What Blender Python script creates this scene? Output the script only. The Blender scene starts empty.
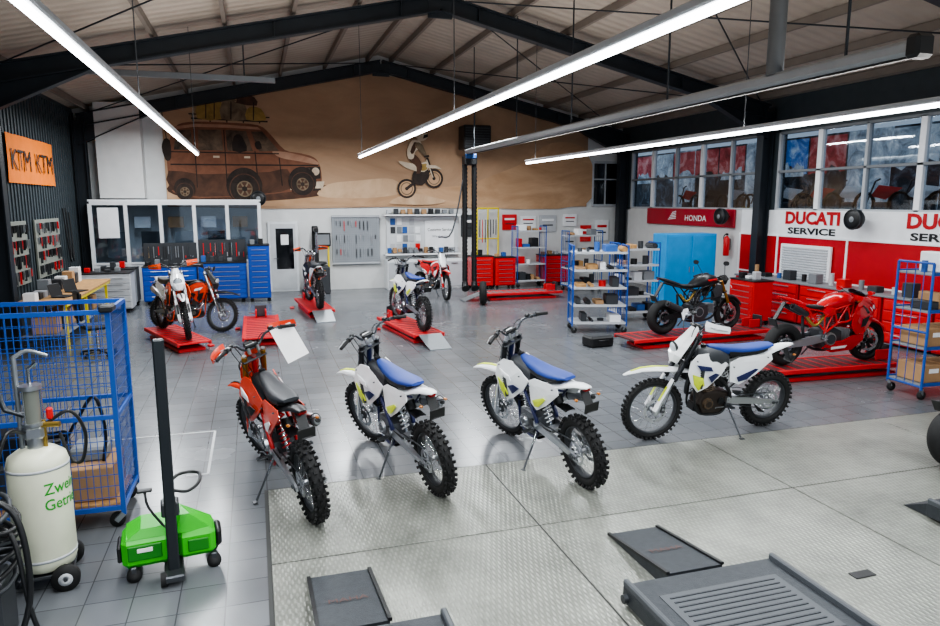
import bpy, bmesh, math, random
from mathutils import Matrix, Vector
random.seed(7)
pi=math.pi
D2R=pi/180

# ------------------------------------------------------------------ materials
def lin(h):
    h=h.lstrip('#'); c=[int(h[i:i+2],16)/255 for i in (0,2,4)]
    return tuple((x/12.92 if x<=.04045 else ((x+.055)/1.055)**2.4) for x in c)+(1,)
_m={}
def mat(name,hexc='#808080',rough=.5,metal=0,emit=0,noise=0,nscale=4,coat=0,bump=0,bscale=60):
    if name in _m: return _m[name]
    m=bpy.data.materials.new(name); m.use_nodes=True
    nt=m.node_tree; b=nt.nodes['Principled BSDF']; c=lin(hexc)
    b.inputs['Base Color'].default_value=c
    b.inputs['Roughness'].default_value=rough
    b.inputs['Metallic'].default_value=metal
    if coat: b.inputs['Coat Weight'].default_value=coat
    if emit:
        b.inputs['Emission Color'].default_value=c; b.inputs['Emission Strength'].default_value=emit
    tc=nt.nodes.new('ShaderNodeTexCoord')
    n=nt.nodes.new('ShaderNodeTexNoise'); n.inputs['Scale'].default_value=nscale; n.inputs['Detail'].default_value=6
    nt.links.new(tc.outputs['Object'],n.inputs['Vector'])
    k=noise if noise else .06
    r=nt.nodes.new('ShaderNodeMapRange'); r.inputs['From Min'].default_value=.3; r.inputs['From Max'].default_value=.7
    r.inputs['To Min'].default_value=1-k; r.inputs['To Max'].default_value=1+k
    nt.links.new(n.outputs['Fac'],r.inputs['Value'])
    mx=nt.nodes.new('ShaderNodeVectorMath'); mx.operation='SCALE'; mx.inputs[0].default_value=c[:3]
    nt.links.new(r.outputs['Result'],mx.inputs['Scale']); nt.links.new(mx.outputs[0],b.inputs['Base Color'])
    if bump:
        n2=nt.nodes.new('ShaderNodeTexNoise'); n2.inputs['Scale'].default_value=bscale
        nt.links.new(tc.outputs['Object'],n2.inputs['Vector'])
        bp=nt.nodes.new('ShaderNodeBump'); bp.inputs['Strength'].default_value=bump; bp.inputs['Distance'].default_value=.01
        nt.links.new(n2.outputs['Fac'],bp.inputs['Height']); nt.links.new(bp.outputs[0],b.inputs['Normal'])
    _m[name]=m; return m

RUB=mat('rubber','#19191a',.75,noise=.2,nscale=30); BLK=mat('black_plastic','#17181a',.45); DGR=mat('dark_grey','#34373b',.5)
MGR=mat('mid_grey','#7b7f83',.5); LGR=mat('light_grey','#b9bcc0',.5); WHT=mat('white_plastic','#f2f4f6',.3,coat=.3)
ALU=mat('aluminium','#b8bbc0',.3,.9); CHR=mat('chrome','#d8dade',.12,1); STL=mat('dark_steel','#55585c',.4,.8)
GLD=mat('gold_anodised','#a8772a',.3,.8)
BLU=mat('seat_blue','#23408f',.55); NAVY=mat('frame_navy','#1c2450',.4); YEL=mat('neon_yellow','#d6e82a',.4)
RED=mat('red_plastic','#d01a1e',.3,coat=.4); ORG=mat('orange_plastic','#f0561a',.35,coat=.3); ORR=mat('red_orange_plastic','#e2401f',.35,coat=.3)
LRED=mat('lift_red','#c81f24',.45,noise=.12); TBLU=mat('trolley_blue','#1e4fa0',.4); CABL=mat('cabinet_blue','#1748a8',.4)
CYAN=mat('locker_blue','#1f96d8',.4); PAPER=mat('paper','#f4f4f4',.8); GREEN=mat('machine_green','#2fb81f',.4)
CREAM=mat('tank_cream','#d9dbc4',.4,noise=.08); WOOD=mat('plywood','#b48a58',.7,noise=.2,nscale=9); CARD=mat('cardboard','#a98560',.8,noise=.12)
BLUEB=mat('bin_blue','#2d5a9c',.5); YELP=mat('yellow_paint','#e6d21e',.4); GLD2=mat('brass','#a88d4a',.35,.8)
SMOKE=mat('smoked_glass','#0c0f14',.08); HEADL=mat('headlamp_glass','#cdd6de',.08,.3); TAIL=mat('tail_lamp','#8c0f12',.2)
STEELB=mat('truss_steel','#20272e',.5,noise=.15); ZINC=mat('galvanised','#8d9296',.4,.6)
NEUT=[BLK,DGR,MGR,LGR,CARD,CARD,WHT,DGR,MGR,BLUEB,RED]

# ------------------------------------------------------------------ mesh builder
class MB:
    def __init__(s): s.v=[];s.f=[];s.mi=[];s.sm=[];s.mats=[];s.M=Matrix.Identity(4)
    def add(s,vs,fs,m,smooth=False):
        b=len(s.v); M=s.M
        s.v.extend([tuple(M@Vector(p)) for p in vs])
        if m not in s.mats: s.mats.append(m)
        i=s.mats.index(m)
        for f in fs: s.f.append([b+k for k in f]); s.mi.append(i); s.sm.append(smooth)
    def box(s,c,d,m,R=None):
        h=[x/2 for x in d]; vs=[]
        for sx in(-1,1):
            for sy in(-1,1):
                for sz in(-1,1):
                    p=Vector((sx*h[0],sy*h[1],sz*h[2]))
                    if R: p=R@p
                    vs.append(p+Vector(c))
        s.add(vs,[(0,1,3,2),(4,6,7,5),(0,4,5,1),(2,3,7,6),(0,2,6,4),(1,5,7,3)],m)
    def rb(s,c,d,m,b=.01,R=None,smooth=False):
        h=[x/2 for x in d]; b=min(b,min(h)*.9); pts=[]
        for sx in(-1,1):
            for sy in(-1,1):
                for sz in(-1,1):
                    for k in range(3):
                        e=[h[0]-b,h[1]-b,h[2]-b]; e[k]=h[k]
                        p=Vector((sx*e[0],sy*e[1],sz*e[2]))
                        if R: p=R@p
                        pts.append(p+Vector(c))
        s.hull(pts,m,smooth)
    def hull(s,pts,m,smooth=False):
        bm=bmesh.new()
        for p in pts: bm.verts.new(p)
        r=bmesh.ops.convex_hull(bm,input=bm.verts)
        dv=[g for g in r['geom_interior'] if isinstance(g,bmesh.types.BMVert)]
        if dv: bmesh.ops.delete(bm,geom=dv,context='VERTS')
        bmesh.ops.dissolve_limit(bm,angle_limit=.01,verts=bm.verts,edges=bm.edges)
        bm.verts.index_update()
        s.add([v.co.copy() for v in bm.verts],[[v.index for v in f.verts] for f in bm.faces],m,smooth)
        bm.free()
    def bar(s,p0,p1,w,h,m,up=(0,0,1)):
        p0=Vector(p0);p1=Vector(p1);d=(p1-p0).normalized();u=Vector(up)
        if abs(d.dot(u))>.98: u=Vector((1,0,0))
        a=d.cross(u).normalized(); u=a.cross(d)
        vs=[]
        for p in(p0,p1):
            for i,j in((-1,-1),(1,-1),(1,1),(-1,1)): vs.append(p+a*(i*w/2)+u*(j*h/2))
        s.add(vs,[(3,2,1,0),(4,5,6,7),(0,1,5,4),(1,2,6,5),(2,3,7,6),(3,0,4,7)],m)
    def tube(s,pts,r,m,n=8,sub=0,cap=True):
        pts=[Vector(p) for p in pts]
        if sub and len(pts)>2:
            q=[];P=[pts[0]*2-pts[1]]+pts+[pts[-1]*2-pts[-2]]
            for i in range(1,len(P)-2):
                for k in range(sub):
                    t=k/sub;a,b,c,d=P[i-1],P[i],P[i+1],P[i+2]
                    q.append(.5*((2*b)+(c-a)*t+(2*a-5*b+4*c-d)*t*t+(3*b-a-3*c+d)*t**3))
            q.append(pts[-1]); 
            if isinstance(r,(list,tuple)):
                rr=[]
                for i in range(len(r)-1):
                    for k in range(sub): rr.append(r[i]+(r[i+1]-r[i])*k/sub)
                rr.append(r[-1]); r=rr
            pts=q
        if not isinstance(r,(list,tuple)): r=[r]*len(pts)
        N=len(pts); vs=[]; prev=None
        for i,p in enumerate(pts):
            t=(pts[min(i+1,N-1)]-pts[max(i-1,0)]).normalized()
            if prev is None:
                a=t.orthogonal().normalized()
            else:
                a=(prev-t*prev.dot(t)); a=a.normalized() if a.length>1e-6 else t.orthogonal().normalized()
            prev=a; b=t.cross(a)
            for k in range(n):
                an=2*pi*k/n; vs.append(p+(a*math.cos(an)+b*math.sin(an))*r[i])
        fs=[(i*n+k,i*n+(k+1)%n,(i+1)*n+(k+1)%n,(i+1)*n+k) for i in range(N-1) for k in range(n)]
        s.add(vs,fs,m,True)
        if cap:
            s.add([vs[k] for k in range(n)][::-1],[tuple(range(n))],m); s.add(vs[-n:],[tuple(range(n))],m)
    def cyl(s,p0,p1,r,m,n=16,r1=None): s.tube([p0,p1],[r,r if r1 is None else r1],m,n)
    def revolve(s,sec,m,n=32,closed=True,axis='y',smooth=True,c=(0,0,0)):
        K=len(sec);vs=[]
        for i in range(n):
            a=2*pi*i/n
            for r,h in sec:
                if axis=='y': p=(r*math.cos(a),h,r*math.sin(a))
                elif axis=='z': p=(r*math.cos(a),r*math.sin(a),h)
                else: p=(h,r*math.cos(a),r*math.sin(a))
                vs.append(Vector(p)+Vector(c))
        fs=[]
        for i in range(n):
            j=(i+1)%n
            for k in range(K if closed else K-1):
                l=(k+1)%K; fs.append((i*K+k,i*K+l,j*K+l,j*K+k))
        s.add(vs,fs,m,smooth)
    def loft(s,rings,m,smooth=True,cap=True):
        n=len(rings[0]); vs=[p for r in rings for p in r]
        fs=[(i*n+k,i*n+(k+1)%n,(i+1)*n+(k+1)%n,(i+1)*n+k) for i in range(len(rings)-1) for k in range(n)]
        s.add(vs,fs,m,smooth)
        if cap:
            s.add(rings[0][::-1],[tuple(range(n))],m,smooth); s.add(rings[-1],[tuple(range(n))],m,smooth)
    def panel(s,poly,y,bulge,t,m,side=1):
        P=[(p[0],p[1],(p[2] if len(p)>2 else y)) for p in poly]; n=len(P)
        cx=sum(p[0] for p in P)/n; cz=sum(p[1] for p in P)/n; cy=sum(p[2] for p in P)/n
        mid=[((p[0]+cx)/2,(p[1]+cz)/2,(p[2]+cy)/2+bulge*.75) for p in P]
        vs=[(x,side*yy,z) for x,z,yy in P]+[(x,side*yy,z) for x,z,yy in mid]+[(cx,side*(cy+bulge),cz)]
        vs+=[(x,side*(yy-t),z) for x,z,yy in P]+[(cx,side*(cy-t),cz)]
        fs=[]
        for i in range(n):
            j=(i+1)%n
            fs+=[(i,j,n+j,n+i),(n+i,n+j,2*n),(2*n+1+i,2*n+1+j,j,i),(3*n+1,2*n+1+j,2*n+1+i)]
        s.add(vs,fs,m,False)
    def shell(s,path,t,m):
        rings=[]
        for x,z,w,dr in path:
            top=[(x,w*k,z-dr*abs(k)**2.2) for k in(-1,-.55,0,.55,1)]
            bot=[(x,w*k*.97,z-t-dr*abs(k)**2.2) for k in(1,.55,0,-.55,-1)]
            rings.append(top+bot)
        s.loft(rings,m)
    def text(s,body,w,h,origin,ux,uy,m,ex=.004,bold=0,shear=0):
        cu=bpy.data.curves.new('t','FONT'); cu.body=body; cu.size=1; cu.extrude=0; cu.offset=bold; cu.shear=shear; cu.resolution_u=3
        ob=bpy.data.objects.new('t',cu); bpy.context.scene.collection.objects.link(ob)
        dg=bpy.context.evaluated_depsgraph_get(); dg.update()
        me=bpy.data.meshes.new_from_object(ob.evaluated_get(dg))
        vs=[v.co.copy() for v in me.vertices]; fs=[tuple(p.vertices) for p in me.polygons]
        bpy.data.objects.remove(ob); bpy.data.curves.remove(cu); bpy.data.meshes.remove(me)
        if not vs: return
        x0=min(v.x for v in vs);x1=max(v.x for v in vs);y0=min(v.y for v in vs);y1=max(v.y for v in vs)
        ux=Vector(ux);uy=Vector(uy);un=ux.cross(uy); o=Vector(origin)
        s.add([o+ux*((v.x-x0)/(x1-x0)*w)+uy*((v.y-y0)/(y1-y0)*h)+un*ex for v in vs],fs,m)
    def mesh(s,name):
        me=bpy.data.meshes.new(name); me.from_pydata(s.v,[],s.f)
        for m in s.mats: me.materials.append(m)
        me.polygons.foreach_set('material_index',s.mi); me.polygons.foreach_set('use_smooth',s.sm)
        me.validate(); me.update()
        bm=bmesh.new(); bm.from_mesh(me); bmesh.ops.recalc_face_normals(bm,faces=bm.faces); bm.to_mesh(me); bm.free()
        return me
    def obj(s,name,loc=(0,0,0),rz=0,me=None):
        ob=bpy.data.objects.new(name,me or s.mesh(name)); bpy.context.scene.collection.objects.link(ob)
        ob.location=loc; ob.rotation_euler=(0,0,rz); return ob

def T(x,y,z): return Matrix.Translation((x,y,z))
def place(me,name,M):
    ob=bpy.data.objects.new(name,me); bpy.context.scene.collection.objects.link(ob); ob.matrix_world=M; return ob
def ring(x,zc,hy,hz,n=14,p=2.6,yc=0):
    r=[]
    for k in range(n):
        a=2*pi*k/n; c=math.cos(a); s_=math.sin(a)
        r.append((x,yc+hy*math.copysign(abs(c)**(2/p),c),zc+hz*math.copysign(abs(s_)**(2/p),s_)))
    return r

# ------------------------------------------------------------------ wheels
def wheel(mb,cx,cz,R,tw,knob,rimm,cast=False,disc=.13,discs=(1,),nk=34,sprock=0):
    M0=mb.M; mb.M=M0@T(cx,0,cz)
    kn=.016 if knob else 0
    Ro=R-kn; hr=tw*.38; Rc=Ro-hr
    sec=[(Rc+hr*math.cos(a),tw/2*(1-.12*bool(knob))*math.sin(a)) for a in [2*pi*k/12 for k in range(12)]]
    mb.revolve(sec,RUB,48)
    if knob:
        for i in range(nk):
            a=2*pi*i/nk; Rm=Matrix.Rotation(-a,3,'Y')
            for row in ((-.19,.19) if i%2 else (-.055,.055)):
                p=Rm@Vector((Ro+kn*.35,row*tw,0)); mb.box(p,(kn*1.6,tw*.17 if i%2 else tw*.10,R*.075),RUB,Rm)
            for sd in(-1,1):
                Rs=Rm@Matrix.Rotation(sd*.75,3,'Z')
                p=Rm@Vector((Ro-tw*.09,sd*tw*.39,0)); mb.box(p,(kn*1.9,tw*.15,R*.07),RUB,Rs)
    ri=Rc-hr+.004; w=tw*.30
    mb.revolve([(ri+.004,-w),(ri+.004,w),(ri-.006,w),(ri-.017,w*.5),(ri-.017,-w*.5),(ri-.006,-w)],rimm,48)
    if cast:
        mb.revolve([(.045,-.05),(.045,.05),(.0,.05),(0,-.05)],rimm,16)
        for i in range(5):
            a=2*pi*i/5+.3
            for da in(-.13,.13):
                p0=(.035*math.cos(a),0,.035*math.sin(a)); p1=((ri-.01)*math.cos(a+da),0,(ri-.01)*math.sin(a+da))
                mb.bar(p0,p1,.028,.018,rimm,up=(math.sin(a),0,-math.cos(a)))
    else:
        mb.revolve([(.022,-.07),(.022,.07),(.0,.07),(0,-.07)],ALU,14)
        for sd in(-1,1): mb.revolve([(.040,sd*.045),(.040,sd*.053),(.02,sd*.053),(.02,sd*.045)],ALU,16)
        for i in range(36):
            a=2*pi*i/36; sd=1 if i%2 else -1; da=.32*(1 if (i//2)%2 else -1)
            mb.tube([(.038*math.cos(a+da*2.2),sd*.05,.038*math.sin(a+da*2.2)),(ri*math.cos(a),sd*.008,ri*math.sin(a))],.0018,CHR,4,cap=False)
    for sd in discs:
        y=sd*.066
        n=36; r0,r1=disc*.74,disc
        vs=[];fs=[]
        for i in range(n):
            a=2*pi*i/n; k=r1*(1+.035*math.cos(a*9))
            for rr,yy in((r0,y-.002),(k,y-.002),(k,y+.002),(r0,y+.002)): vs.append((rr*math.cos(a),yy,rr*math.sin(a)))
        for i in range(n):
            j=(i+1)%n
            for k in range(4): l=(k+1)%4; fs.append((i*4+k,i*4+l,j*4+l,j*4+k))
        mb.add(vs,fs,ALU)
        for i in range(6):
            a=2*pi*i/6; mb.bar((.03*math.cos(a),y,.03*math.sin(a)),(disc*.77*math.cos(a+.3),y,disc*.77*math.sin(a+.3)),.010,.004,STL)
            b=a+.5; mb.cyl((disc*.87*math.cos(b),y-.0035,disc*.87*math.sin(b)),(disc*.87*math.cos(b),y+.0035,disc*.87*math.sin(b)),.008,DGR,8)
    if sprock:
        mb.revolve([(sprock,.062),(sprock,.067),(sprock*.75,.067),(sprock*.75,.062)],ALU,36,smooth=False)
        for i in range(6):
            a=2*pi*i/6; mb.bar((.03*math.cos(a),.065,.03*math.sin(a)),(sprock*.8*math.cos(a),.065,sprock*.8*math.sin(a)),.012,.005,ALU)
    mb.cyl((0,-.125,0),(0,.125,0),.010,STL,8)
    mb.M=M0

# ------------------------------------------------------------------ dirt bike
def dirt_mesh(name,S):
    mb=MB(); P=S['plastic']; F=S['frame']; A=S['accent']; SEAT=S['seat']; SH=S['shroud']; FK=S['fork']; RIM=S.get('rim',DGR)
    fx,rx=.76,-.75; RF,RR=.352,.338
    wheel(mb,rx,RR,RR,.122,True,RIM,disc=.11,discs=(-1,),nk=34,sprock=.108)
    ax=Vector((-.454,0,.891))
    hp=Vector((.36,0,.98))
    SM=T(*hp)@Matrix.Rotation(S['steer'],4,ax)@T(*-hp); mb.M=SM
    wheel(mb,fx,RF,RF,.086,True,RIM,disc=.13,discs=(1,),nk=40)
    def fp(s,y=0,off=0): return (fx-.454*s+.891*off, y, RF+.891*s+.454*off)
    for sd in(-1,1):
        y=sd*.095
        mb.tube([fp(-.03,y),fp(.48,y)],.020,CHR,12)
        mb.tube([fp(-.045,y),fp(-.03,y),fp(.03,y),fp(.07,y)],[.022,.032,.031,.024],ALU,12)
        mb.tube([fp(.38,y),fp(.40,y),fp(.43,y),fp(.58,y),fp(.60,y),fp(.95,y)],[.024,.029,.027,.0275,.026,.0255],FK,14)
        mb.cyl(fp(.95,y),fp(.965,y),.020,S.get('cap',ALU),12)
        mb.hull([fp(.0,y-.028,.02),fp(.0,y+.028,.02),fp(.0,y-.018,.043),fp(.0,y+.018,.043),fp(.40,y-.024,.02),fp(.40,y+.024,.02),fp(.40,y-.016,.036),fp(.40,y+.016,.036)],P)
        mb.hull([fp(.12,y-.019,.042),fp(.12,y+.019,.042),fp(.30,y-.017,.042),fp(.30,y+.017,.042),fp(.13,y,.044),fp(.29,y,.044)],A)
    mb.rb(fp(.06,.098,-.05),(.06,.03,.085),STL,.01); mb.cyl(fp(.06,.112,-.05),fp(.06,.122,-.05),.014,ALU,10)
    mb.tube([fp(.05,.11,-.05),fp(.3,.125,.0),fp(.6,.10,.05),fp(.9,.06,.06)],.004,BLK,5,4)
    for s_,h in((.60,.03),(.62,.03),(.90,.022)):
        c=fp(s_); mb.rb(c,(.065,.245,h),FK if s_<.8 else S.get('clamp',DGR),.008,Matrix.Rotation(-27*D2R,3,'Y'))
    mb.tube([fp(.56),fp(.92)],.024,F,12)
    mb.cyl(fp(.91),fp(.925),.022,ALU,8)
    mb.shell([(.34,.785,.04,.015),(.46,.812,.070,.03),(.60,.832,.075,.035),(.78,.842,.068,.033),(.94,.827,.055,.022),(1.06,.792,.040,.012),(1.13,.762,.016,.003)],.007,P)
    mb.shell([(.62,.838,.012,.002),(.80,.847,.016,.003),(.94,.836,.014,.003),(1.05,.802,.010,.002)],.005,A)
    top=fp(.98)
    bx,_,bz=top; bz+=.02
    B=[(bx-.13,.385,bz+.075),(bx-.095,.265,bz+.105),(bx-.02,.15,bz+.09),(bx+.01,.07,bz+.01),(bx+.01,-.07,bz+.01),(bx-.02,-.15,bz+.09),(bx-.095,-.265,bz+.105),(bx-.13,-.385,bz+.075)]
    mb.tube(B,.0115,S.get('bar',STL),8,3)
    mb.rb((bx+.005,0,bz+.03),(.045,.13,.035),S.get('pad',BLK),.012)
    for sd in(-1,1):
        mb.tube([(bx-.132,sd*.395,bz+.074),(bx-.098,sd*.278,bz+.103)],.0165,RUB,10)
        mb.tube([(bx-.098,sd*.278,bz+.103),(bx-.095,sd*.271,bz+.104)],.024,RUB,10)
        mb.rb((bx-.07,sd*.23,bz+.10),(.045,.035,.03),BLK,.01); mb.rb((bx-.09,sd*.255,bz+.105),(.03,.02,.035),DGR,.006)
        mb.tube([(bx-.06,sd*.23,bz+.10),(bx-.03,sd*.29,bz+.085),(bx-.075,sd*.385,bz+.063)],.005,ALU,6,3)
        mb.rb((bx-.01,sd*.045,bz-.01),(.032,.026,.06),ALU,.006)
        if S.get('guards'):
            G=S['guards']
            rr=[]
            for t in(0,.25,.5,.75,1):
                x=bx+.045-.15*t**2; yy=sd*(.22+.20*t); hz=.055-.02*t
                rr.append([(x,yy,bz+.085+hz),(x+.012,yy,bz+.085),(x,yy,bz+.085-hz),(x-.012,yy,bz+.085)])
            mb.loft(rr,G,False)
            mb.tube([(bx+.0,sd*.2,bz+.095),(bx+.03,sd*.3,bz+.085),(bx-.05,sd*.40,bz+.08),(bx-.13,sd*.40,bz+.075)],.007,ALU,6,3)
    mb.rb((bx-.05,-.20,bz+.12),(.05,.045,.028),BLK,.008); mb.rb((bx-.05,.20,bz+.115),(.04,.035,.02),BLK,.006)
    mb.tube([(bx-.07,.24,bz+.10),(bx+.09,.12,bz+.06),(bx+.09,.04,bz-.2),(bx+.02,.05,bz-.42)],.0045,BLK,5,4)
    mb.tube([(bx-.07,-.24,bz+.10),(bx+.10,-.13,bz+.04),(bx+.06,-.05,bz-.25),(bx,-.06,bz-.45)],.0045,BLK,5,4)
    mb.tube([(bx-.07,.22,bz+.09),(bx+.06,.16,bz+.0),(bx+.02,.08,bz-.28)],.0035,BLK,5,4)
    mb.rb((bx+.06,0,bz+.04),(.04,.09,.03),BLK,.008,Matrix.Rotation(-.5,3,'Y'))
    if S.get('headlight'):
        k=S['headlight']
        def rg(s_,hw,o):
            p=fp(s_,0,o); q=fp(s_,0,o-.05)
            return [(q[0],-hw,q[2]),(p[0],-hw*.55,p[2]),(p[0]+.01,0,p[2]),(p[0],hw*.55,p[2]),(q[0],hw,q[2])]
        mb.loft([rg(.56,.06,.10),rg(.64,.105*k,.145),(rg(.75,.11*k,.135)),rg(.86,.08*k,.10),rg(1.01,.055,.07)],P,False)
        c=Vector(fp(.695,0,.145)); mb.M=SM@T(*c)@Matrix.Rotation(27*D2R-.2,4,'Y')
        mb.revolve([(0,.03),(.03,.028),(.055,.018),(.068,0),(.066,-.02),(0,-.02)],HEADL,20,closed=False,axis='x')
        mb.revolve([(.068,-.02),(.074,.004),(.068,.008)],BLK,20,axis='x')
        mb.M=SM
    else:
        def rg(s_,hw,o):
            p=fp(s_,0,o); q=fp(s_,0,o-.03)
            return [(q[0],-hw,q[2]),(p[0],-hw*.5,p[2]),(p[0]+.008,0,p[2]),(p[0],hw*.5,p[2]),(q[0],hw,q[2])]
        mb.loft([rg(.58,.055,.085),rg(.70,.095,.085),rg(.84,.098,.075),rg(1.02,.06,.07)],S.get('plate',WHT),False)
    if S.get('paper'):
        x=bx-.10; mb.add([(x,-.16,bz+.11),(x+.03,-.40,bz+.10),(x-.06,-.43,bz-.22),(x-.10,-.18,bz-.21)],[(0,1,2,3)],PAPER)
    mb.M=Matrix.Identity(4)
    # --- frame
    mb.tube([(.41,0,.86),(.345,0,1.0)],.032,F,12)
    for sd in(-1,1):
        mb.tube([(.36,sd*.02,.93),(.24,sd*.075,.86),(.02,sd*.10,.70),(-.14,sd*.11,.50),(-.13,sd*.10,.36)],[.022,.019,.018,.020,.019],F,8,4)
        mb.tube([(.37,sd*.02,.87),(.30,sd*.05,.60),(.27,sd*.08,.36),(.18,sd*.09,.275),(-.05,sd*.10,.27),(-.13,sd*.10,.38)],.013,F,8,4)
        mb.tube([(.0,sd*.09,.79),(-.35,sd*.09,.86),(-.66,sd*.07,.90)],.010,F,6)
        mb.tube([(-.12,sd*.10,.56),(-.45,sd*.09,.82)],.010,F,6)
        mb.loft([[(-.10,sd*.10+o*.025,.43+q*.035) for o,q in((-1,-1),(1,-1),(1,1),(-1,1))],
                 [(-.34,sd*.105+o*.017,.40+q*.040) for o,q in((-1,-1),(1,-1),(1,1),(-1,1))],
                 [(-.76,sd*.113+o*.010,.345+q*.024) for o,q in((-1,-1),(1,-1),(1,1),(-1,1))],
                 [(-.83,sd*.115+o*.010,.336+q*.018) for o,q in((-1,-1),(1,-1),(1,1),(-1,1))]],ALU,False)
        mb.cyl((-.75,sd*.125,.338),(-.75,sd*.137,.338),.018,STL,6); mb.rb((-.80,sd*.128,.335),(.04,.01,.025),STL,.003)
        mb.rb((-.10,sd*.20,.38),(.05,.10,.012),STL,.004); mb.rb((-.10,sd*.13,.37),(.04,.04,.05),STL,.006)
        for q in range(4): mb.box((-.118+q*.012,sd*.20,.39),(.004,.09,.012),STL)
        mb.rb((.31,sd*.135,.74),(.035,.11,.24),STL,.008); 
        for k in range(9): mb.box((.335,sd*.135,.64+k*.024),(.02,.105,.005),BLK,Matrix.Rotation(.5,3,'Y'))
        mb.tube([(.30,sd*.11,.63),(.26,sd*.08,.58),(.20,sd*.04,.60)],.012,BLK,8,3)
        mb.cyl((-.14,sd*.115,.43),(-.14,sd*.135,.43),.022,ALU,6)
    mb.rb((-.27,0,.40),(.10,.2,.05),ALU,.01)
    mb.cyl((-.22,0,.42),(-.07,0,.84),.018,CHR,8); mb.cyl((-.10,0,.75),(-.06,0,.86),.034,BLK,12); mb.tube([(-.04,-.06,.80),(-.02,-.10,.72)],.022,ALU,10)
    hel=[]
    for i in range(64):
        t=i/63;a=t*2*pi*8; c=Vector((-.215+.12*t,0,.45+.30*t)); u=Vector((.937,0,-.35))
        hel.append(c+(u*math.cos(a)+Vector((0,1,0))*math.sin(a))*.038)
    mb.tube(hel,.006,S.get('spring',WHT),5)
    for z0,z1 in((.44,.446),(.385,.232)): mb.bar((-.03,.066,z0),(rx,.066,z1),.010,.010,STL)
    mb.rb((-.28,.113,.45),(.26,.012,.02),BLK,.005); mb.hull([(-.60,.055,.27),(-.60,.08,.27),(-.70,.055,.20),(-.70,.08,.20),(-.52,.055,.33),(-.52,.08,.33),(-.62,.06,.21)],BLK)
    mb.rb((-.64,-.095,.40),(.08,.035,.05),STL,.01); mb.tube([(-.60,-.10,.42),(-.35,-.125,.46),(-.12,-.12,.46)],.004,BLK,5,3)
    # engine
    EN=S.get('eng',STL); EC=S.get('eng2',ALU)
    mb.hull([(x,y,z) for y,k in((-.095,.93),(.095,.93),(-.06,1),(.06,1)) for x,z in((-.17*k,.34),(-.15*k,.50),(.0,.54*k),(.20*k,.52),(.25*k,.40),(.19*k,.29),(-.08*k,.275))],EN)
    mb.cyl((.02,-.09,.40),(.02,-.135,.40),.082,EC,24,.074); mb.cyl((.15,-.09,.36),(.15,-.12,.36),.042,EC,16); mb.cyl((.02,-.135,.40),(.02,-.142,.40),.055,EN,20)
    mb.cyl((.13,.09,.40),(.13,.125,.40),.068,EC,24,.058); mb.cyl((-.04,.09,.42),(-.04,.112,.42),.040,BLK,14); mb.cyl((.13,.125,.40),(.13,.131,.40),.035,EN,16)
    for i in range(6): 
        a=i*pi/3; mb.cyl((.13+.055*math.cos(a),.12,.40+.055*math.sin(a)),(.13+.055*math.cos(a),.134,.40+.055*math.sin(a)),.005,STL,6)
        mb.cyl((.02+.068*math.cos(a),-.13,.40+.068*math.sin(a)),(.02+.068*math.cos(a),-.143,.40+.068*math.sin(a)),.005,STL,6)
    Rt=Matrix.Rotation(.12,3,'Y')
    mb.rb((.105,0,.60),(.12,.115,.18),EN,.02,Rt)
    for k in range(7): mb.rb((.10+.012*k*.35,0,.53+.023*k),(.135,.13,.008),EC,.003,Rt)
    mb.rb((.125,0,.735),(.14,.13,.06),EC,.015,Rt); mb.rb((.125,0,.785),(.115,.11,.05),EN,.02,Rt)
    for q in(-.05,.05):
        for w in(-.05,.05): mb.cyl((.125+q,w,.76),(.13+q,w,.815),.006,ALU,6)
    mb.tube([(.05,0,.70),(-.02,0,.70),(-.08,0,.72)],[.026,.03,.034],BLK,12); mb.rb((.0,.035,.69),(.05,.05,.06),ALU,.012)
    mb.rb((-.10,.0,.60),(.10,.10,.10),BLK,.015)
    mb.hull([(x,y,z) for x,y,z in((.27,-.05,.40),(.27,.05,.40),(.28,-.06,.31),(.28,.06,.31),(.1,-.09,.245),(.1,.09,.245),(-.08,-.08,.25),(-.08,.08,.25),(.1,-.09,.255),(.1,.09,.255))],BLK)
    # exhaust
    mb.tube([(.19,-.02,.70),(.30,-.05,.66),(.315,-.07,.52),(.24,-.125,.44),(.08,-.155,.48),(-.08,-.14,.60),(-.24,-.125,.69),(-.36,-.135,.73)],[.018,.019,.020,.020,.020,.020,.022,.026],S.get('pipe',CHR),12,4)
    mb.hull([(.22,-.155,.42),(.06,-.18,.46),(.20,-.145,.47),(.04,-.17,.51),(.13,-.18,.44),(.12,-.175,.50)],DGR)
    mb.loft([ring(-.34,.725,.03,.035,12,2,-.14),ring(-.38,.735,.042,.052,12,2,-.15),ring(-.70,.80,.044,.054,12,2,-.155),ring(-.76,.812,.028,.033,12,2,-.155)],S.get('muffler',ALU))
    mb.loft([ring(-.385,.736,.044,.054,12,2,-.15),ring(-.40,.739,.044,.054,12,2,-.15)],BLK); mb.loft([ring(-.69,.798,.046,.056,12,2,-.155),ring(-.71,.802,.046,.056,12,2,-.155)],BLK)
    mb.cyl((-.76,-.155,.812),(-.79,-.155,.818),.017,BLK,10)
    if S.get('stand',True):
        mb.tube([(-.13,.11,.36),(-.19,.33,.065)],.010,STL,8); mb.rb((-.195,.345,.056),(.06,.04,.010),STL,.004)
        mb.tube([(-.13,.12,.37),(-.16,.19,.25)],.005,CHR,6)
    mb.tube([(-.06,.14,.36),(.06,.155,.37),(.08,.18,.375)],.006,ALU,6); mb.tube([(-.08,-.15,.35),(.06,-.16,.34),(.07,-.19,.345)],.007,ALU,6)
    # tank, seat
    tk=S.get('tankk',1)
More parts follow.
